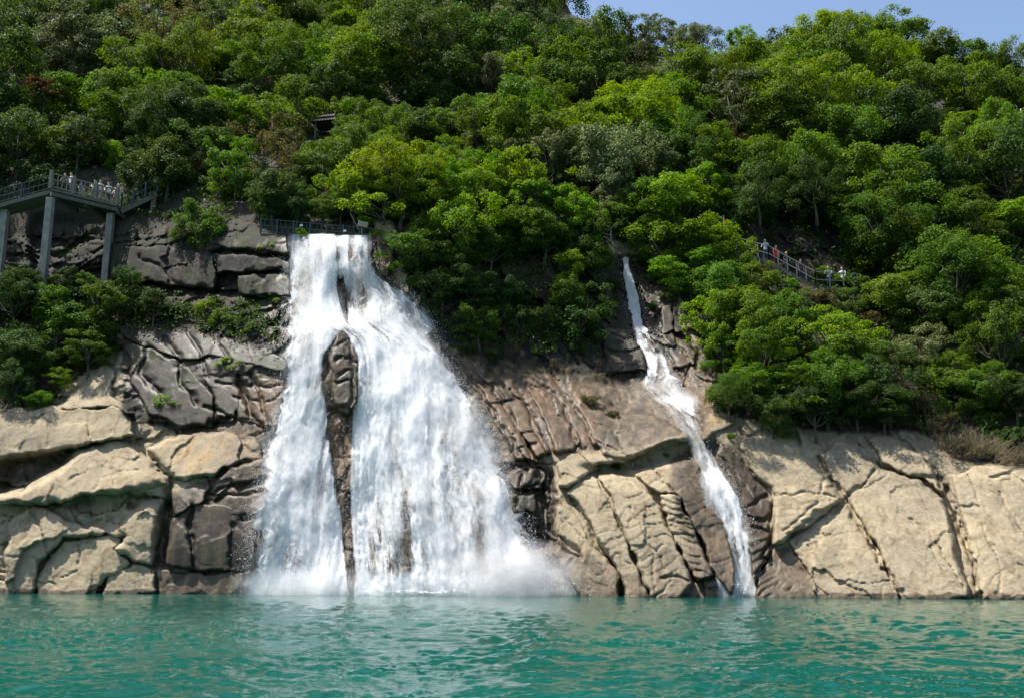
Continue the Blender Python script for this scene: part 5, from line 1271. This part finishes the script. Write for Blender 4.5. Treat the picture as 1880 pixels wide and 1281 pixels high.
# ------------------------------------------------------------------ viewing platform, stairs, railings
def railing(p0, p1, h, npost, nbal, label, mpost, mrail, pw=.12, rw=.05, rails=(1.0, .55, .12), over=.12, bal=.028, double=False):
    p0, p1 = Vector(p0), Vector(p1); e = empty("railing", p0, label, "railing"); d = p1 - p0
    for k in range(npost):
        q = d * (k / (npost - 1)); MB().box(q + Vector((0, 0, (h + over) / 2)), (pw, pw, h + over)).build("post", mpost, e)
    for f in rails:
        MB().bar(Vector((0, 0, h * f)), d + Vector((0, 0, h * f)), rw, rw).build("rail", mrail, e)
    for k in range(nbal):
        q = d * ((k + .5) / nbal); a, b = min(rails), (rails[1] if double else max(rails))
        lo, hi = h * a, h * b
        if double and k % 2: lo, hi = h * rails[1], h * max(rails)
        MB().bar(q + Vector((0, 0, lo)), q + Vector((0, 0, hi)), bal, bal).build("baluster", mrail, e)
    return e
YP = 66.0
cA = P3(92, 346, YP)                      # near corner of the deck (top surface)
zd = cA.z
def on_z(u, v, z):
    dx, dy, dz = ray(u, v); t = (z - CAM_H) / dz; return Vector((float(dx * t), float(dy * t), z))
cB = on_z(214, 376, zd)
back = Vector((.35, 3.4, 0))
plat = empty("viewing_platform", (cA.x, cA.y, zd), "grey concrete viewing platform on tall slanting-looking columns", "platform")
m = MB(); A, B = Vector((0, 0, 0)), cB - cA
n_ = (B.cross(Vector((0, 0, 1)))).normalized()
for z0, z1, ex in ((-.18, 0, .12),):
    P = [A + n_ * ex, B + n_ * ex, B + back, A + back]
    m.quad(*[p + Vector((0, 0, z1)) for p in P]); m.quad(*[p + Vector((0, 0, z0)) for p in P[::-1]])
    for i in range(4): m.quad(P[i] + Vector((0, 0, z0)), P[(i + 1) % 4] + Vector((0, 0, z0)), P[(i + 1) % 4] + Vector((0, 0, z1)), P[i] + Vector((0, 0, z1)))
m.build("deck", CONCRETE, plat)
MB().bar(A + Vector((0, .15, -.36)), B + Vector((0, .15, -.36)), .26, .28).build("edge_beam", CONCRETE, plat)
for k in range(3):
    q = A.lerp(B, .03 + .47 * k); MB().bar(q + Vector((0, .3, -.42)), q + back + Vector((0, 0, -.42)), .25, .38).build("cross_beam", CONCRETE, plat)
def column(u0, v0, Y, ztop, w, parent):
    p = P3(u0, v0, Y); top = ztop - .22
    zb = p.z
    mb = MB(); o = parent.location
    mb.box(Vector((p.x, p.y, (zb - 1.2 + top) / 2)) - o, (w, w, top - zb + 1.2))
    for f in (.25, .5, .75): mb.box(Vector((p.x, p.y, zb + (top - zb) * f)) - o, (w + .02, w + .02, .03))
    return mb.build("column", PALECONC, parent)
column(77, 524, YP + .35, zd - .38, .46, plat)
qx = cB
column(193, 515, cB.y + .3, zd - .38, .46, plat)
railing(cA + Vector((0, -.02, 0)), cB + Vector((0, -.02, 0)), 1.12, 4, 15, "weathered brown concrete railing round the platform's open edge", STONEPOST, STONEPOST, .2, .075, (1.0, .62, .14), .22, .06)
# walkway coming up to the platform
w0 = P3(-70, 392, YP + 1.2); w1 = cA + Vector((-.05, .2, 0))
wk = empty("walkway", w0, "sloping concrete walkway climbing to the viewing platform", "walkway")
d = w1 - w0
m = MB(); bk = Vector((0, 1.7, 0))
P = [Vector((0, 0, 0)), d, d + bk, bk]
m.quad(*P); m.quad(*[p - Vector((0, 0, .3)) for p in P[::-1]])
for i in range(4): m.quad(P[i] - Vector((0, 0, .3)), P[(i + 1) % 4] - Vector((0, 0, .3)), P[(i + 1) % 4], P[i])
m.build("deck", CONCRETE, wk)
pc = P3(-2, 490, YP + 1.5)
mb = MB(); zt = w0.lerp(w1, .42).z - .3
mb.box(Vector((P3(6, 400, YP + 1.2).x, YP + 1.4, (zt + pc.z - 1) / 2)) - w0, (.46, .46, zt - pc.z + 1)); mb.build("column", PALECONC, wk)
railing(w0 + Vector((0, -.02, 0)), w1 + Vector((0, -.02, 0)), 1.05, 4, 18, "thin green railing of the walkway climbing to the platform", GREENPAINT, GREENPAINT, .09, .045, (1.0, .5, .1), .05, .026)
# stairs rising from the platform
s0 = cB + Vector((.15, .5, -.1)); s1 = P3(288, 352, cB.y + 1.6)
sw = empty("staircase", s0, "dark staircase rising from the platform towards the wood", "staircase")
nst = 13
for k in range(nst):
    q0 = (s1 - s0) * (k / nst); dd_ = (s1 - s0) / nst
    MB().box(q0 + dd_ * .5 + Vector((0, .8, -.10)), (abs(dd_.x) * 1.15, 1.6, .16)).build("step", CONCRETE, sw)
MB().bar(Vector((0, 0, -.28)), (s1 - s0) + Vector((0, 0, -.28)), .12, .3).build("stringer", CONCRETE, sw)
pt = P3(284, 372, s1.y)
MB().box(Vector(((s1 - s0).x - .2, (s1 - s0).y + .1, ((s1.z + pt.z) / 2 - s0.z) - .5)), (.34, .34, s1.z - pt.z + 1.0)).build("column", CONCRETE, sw)
railing(s0, s1, 1.15, 4, 18, "green lattice stair railing beside the platform", GREENPAINT, GREENPAINT, .10, .045, (1.0, .55, .1), .06, .03, True)
s2 = P3(300, 362, s1.y + 1.6)
railing(s1 + Vector((.1, .1, 0)), s2, 1.1, 2, 4, "short green railing turning the corner at the stair head", GREENPAINT, GREENPAINT, .09, .045, (1.0, .55, .1), .05, .03)
nt = tag(MB().box((0, 0, 0), (.26, .03, .3)).build("notice_sign", WHITEP), "small blank white notice on the stair head post", "sign"); nt.location = s1 + Vector((-.14, -.1, .85))
# people on the platform
tv = (cB - cA)
for (f, bk_, sh, lg, hat, h, bb, lab) in [
    (.10, 1.0, (.10, .09, .085), (.03, .03, .035), None, .96, 0, "person in dark clothes by the platform's corner post"),
    (.24, .5, (.62, .62, .60), (.09, .10, .14), None, .97, 1, "person in a white top leaning at the platform railing near the corner post"),
    (.39, .6, (.10, .17, .48), (.30, .32, .36), None, .70, 2, "child in blue at the platform railing's second post"),
    (.56, .9, (.40, .52, .50), (.05, .05, .06), None, .98, 0, "person in a pale teal top standing mid-platform"),
    (.68, .5, (.60, .57, .50), (.35, .30, .24), None, 1.0, 1, "person in cream clothes behind the platform railing's third post"),
    (.80, .6, (.66, .66, .66), (.04, .04, .05), None, .99, 2, "person in white shirt and black trousers on the platform"),
    (.88, 1.0, (.42, .40, .38), (.10, .10, .10), None, .93, 0, "person in grey standing back on the platform"),
    (.965, .45, (.58, .55, .46), (.50, .47, .40), (.62, .58, .46), .99, 1, "person with a straw hat and beige clothes at the platform's end post")]:
    p = cA + tv * f + Vector((0, bk_, 0)); person(p, sh, lg, lab, random.uniform(-.6, .6), hat, h, bb, "visitors on the viewing platform")

# path and fence behind the lip of the broad fall
f0 = P3(478, 428, 64.6); f1 = P3(690, 446, 64.4)
pth = MB(); dd_ = f1 - f0
P = [Vector((0, 0, 0)), dd_, dd_ + Vector((0, 2.2, 0)), Vector((0, 2.2, 0))]
pth.quad(*P); pth.quad(*[p - Vector((0, 0, .5)) for p in P[::-1]])
for i in range(4): pth.quad(P[i] - Vector((0, 0, .5)), P[(i + 1) % 4] - Vector((0, 0, .5)), P[(i + 1) % 4], P[i])
po = tag(pth.build("path", CONCRETE), "concrete path behind the lip of the broad fall", None, None, "structure"); po.location = f0
railing(f0, f1, 1.0, 8, 44, "dark green lattice fence behind the lip of the broad fall", GREENPAINT, GREENPAINT, .09, .04, (1.0, .55, .12), .08, .026, True)
for (u, v, lab) in ((553, 414, "small white notice on the green fence above the yellow-green shrub"), (633, 424, "small white notice on the green fence near the beige lamp housing")):
    s = tag(MB().box((0, 0, 0), (.20, .02, .14)).build("notice_sign", WHITEP), lab, "sign"); s.location = P3(u, v, 64.35)
lh = empty("lamp_housing", P3(664, 434, 64.9), "beige box-shaped lamp housing on a post behind the fence", "lamp")
lp = P3(667, 413, 64.9) - lh.location
MB().tube([(0, 0, -.3), (0, 0, lp.z)], [.05, .05], 8).build("post", GREYSTEEL, lh)
mm = Matrix.Rotation(math.radians(12), 3, 'Y')
MB().box(lp, (.66, .35, .36), mm).build("box", BEIGEBOX, lh); MB().box(lp + Vector((-.31, 0, .07)), (.05, .38, .40), mm).build("end_plate", WHITEP, lh)
bp = tag(MB().tube([(0, 0, 0), P3(643, 392, 64.9) - P3(658, 422, 64.9)], [.045, .035], 6).build("pole", PALEBARK), "pale leaning pole beside the lamp housing", "pole"); bp.location = P3(658, 422, 64.9)
# fence on the way to the narrow cascade
g0 = P3(1020, 424, 66.8); g1 = P3(1122, 444, 68.0)
railing(g0, g1, 1.0, 5, 0, "rusty wire fence half hidden by leaves above the rock wall", GREYSTEEL, GREYSTEEL, .07, .035, (1.0, .5), .05)
# stepped path with pipe rail and walkers
h0 = P3(1352, 462, 68.8); h1 = P3(1412, 478, 68.2); h2 = P3(1498, 526, 67.2); h3 = P3(1575, 530, 68.0)
for a, b, nm, lab in ((h0, h1, 8, "grey pipe handrail at the upper bend of the stepped path"), (h1, h2, 14, "grey pipe handrail down the steep flight of the stepped path"), (h2, h3, 7, "grey pipe handrail at the level foot of the stepped path")):
    railing(a + Vector((0, -.02, .02)), b + Vector((0, -.02, .02)), 1.05, 4 if nm != 14 else 6, 0, lab, GREYSTEEL, GREYSTEEL, .06, .05, (1.0, .45), .03)
sp_ = empty("stepped_path", h0, "narrow stone stepped path descending behind the bushes", "path")
for a, b, nn in ((h0, h1, 7), (h1, h2, 15), (h2, h3, 7)):
    for k in range(nn):
        q = a.lerp(b, (k + .5) / nn) - h0; MB().box(q + Vector((0, .7, -.14)), ((b - a).length / nn * 1.12, 1.5, .28)).build("step", CONCRETE, sp_)
    MB().bar(a - h0 + Vector((0, .1, -.42)), b - h0 + Vector((0, .1, -.42)), .16, .3).build("stringer", CONCRETE, sp_)
def on_path(u):
    for a, b in ((h0, h1), (h1, h2), (h2, h3)):
        ua, ub = pix(a)[0], pix(b)[0]
        if ua <= u <= ub: return a.lerp(b, (u - ua) / (ub - ua)) + Vector((0, .55, 0.02))
for (u, sh, lg, hat, hh, bb, lab) in [(1410, (.42, .46, .50), (.04, .06, .10), None, 1.0, 0, "walker in a pale grey jacket and dark trousers on the stepped path"),
                                      (1430, (.62, .03, .03), (.30, .02, .03), None, .97, 1, "walker all in red coming down the stepped path"),
                                      (1450, (.05, .05, .06), (.04, .04, .05), (.72, .42, .03), .92, 2, "walker in a yellow hat on the stepped path"),
                                      (1476, (.16, .07, .08), (.06, .05, .06), None, .95, 1, "walker in a dark maroon top lower on the stepped path"),
                                      (1527, (.50, .54, .62), (.10, .12, .2), None, .98, 0, "walker in a pale blue shirt half hidden by leaves at the path's foot"),
                                      (1553, (.58, .60, .66), (.10, .12, .2), None, .98, 2, "walker in a white shirt at the far end of the path's foot")]:
    person(on_path(u), sh, lg, lab, random.uniform(-.8, .8), hat, hh, bb, "walkers on the stepped path")
# red flag
fl = empty("flag", P3(1330, 440, 67.4), "small faded red pennant drooping on a thin pole above the knoll", "flag")
hp = P3(1330, 397, 67.4).z - fl.location.z
MB().tube([(0, 0, -.4), (0, 0, hp + .05)], [.022, .018], 6).build("pole", GREYSTEEL, fl)
mb = MB(); seg = 8; pv = []
for k in range(seg + 1):
    t = k / seg; w = .05 + .14 * t; z = hp - t * .75; pv.append((Vector((.02, 0, z)), Vector((.02 + w, .04 * math.sin(t * 7), z - .03)), Vector((.02 + w * 1.25, .06 * math.cos(t * 6), z - .02 - .05 * t))))
for k in range(seg):
    for j in range(2): mb.quad(pv[k][j], pv[k + 1][j], pv[k + 1][j + 1], pv[k][j + 1])
mb.build("cloth", REDCLOTH, fl, True)
# pavilion roof among the trees
pv0 = P3(602, 262, 84.5)
pa = empty("pavilion", pv0, "weathered two-tiered tiled pavilion roof half buried in the trees", "pavilion", None, math.radians(-14))
zr = P3(602, 230, 84.5).z - pv0.z
for sx_ in (-1, 1):
    for sy in (-1, 1): MB().tube([(sx_ * .95, sy * .7, -.6), (sx_ * .95, sy * .7, zr)], [.08, .08], 8).build("pillar", BROWNWOOD, pa)
def hip(z, hw, hd, tw, td, hh, nm):
    mb = MB(); b = [Vector((sx_ * hw, sy * hd, z)) for sx_, sy in ((-1, -1), (1, -1), (1, 1), (-1, 1))]; t = [Vector((sx_ * tw, sy * td, z + hh)) for sx_, sy in ((-1, -1), (1, -1), (1, 1), (-1, 1))]
    for i in range(4): mb.quad(b[i], b[(i + 1) % 4], t[(i + 1) % 4], t[i])
    mb.quad(*b[::-1]); mb.quad(*t); o = mb.build(nm, TILEROOF, pa)
    for k in range(9):
        f = (k + .5) / 9; p0 = b[0].lerp(b[1], f) + Vector((0, -.02, .02)); p1 = t[0].lerp(t[1], f) + Vector((0, -.02, .02)); MB().tube([p0, p1], [.045, .045], 5).build("roof_rib", TILEROOF, o)
hip(zr, 1.35, 1.1, .75, .5, .38, "lower_roof"); hip(zr + .52, .95, .7, .5, .05, .42, "upper_roof")
MB().box((0, 0, zr + .44), (1.2, .8, .2)).build("wall_band", BROWNWOOD, pa)
MB().tube([(-.55, 0, zr + .95), (-.62, 0, zr + 1.2), (-.72, 0, zr + 1.3)], [.06, .05, .03], 6).build("finial", TILEROOF, pa); MB().tube([(.55, 0, zr + .95), (.62, 0, zr + 1.2), (.72, 0, zr + 1.3)], [.06, .05, .03], 6).build("finial", TILEROOF, pa)
print("plants", COUNT[0], "tris", sum(len(p.vertices) - 2 for me in bpy.data.meshes for p in me.polygons) if False else sum(len(me.loops) - 2 * len(me.polygons) for me in bpy.data.meshes))
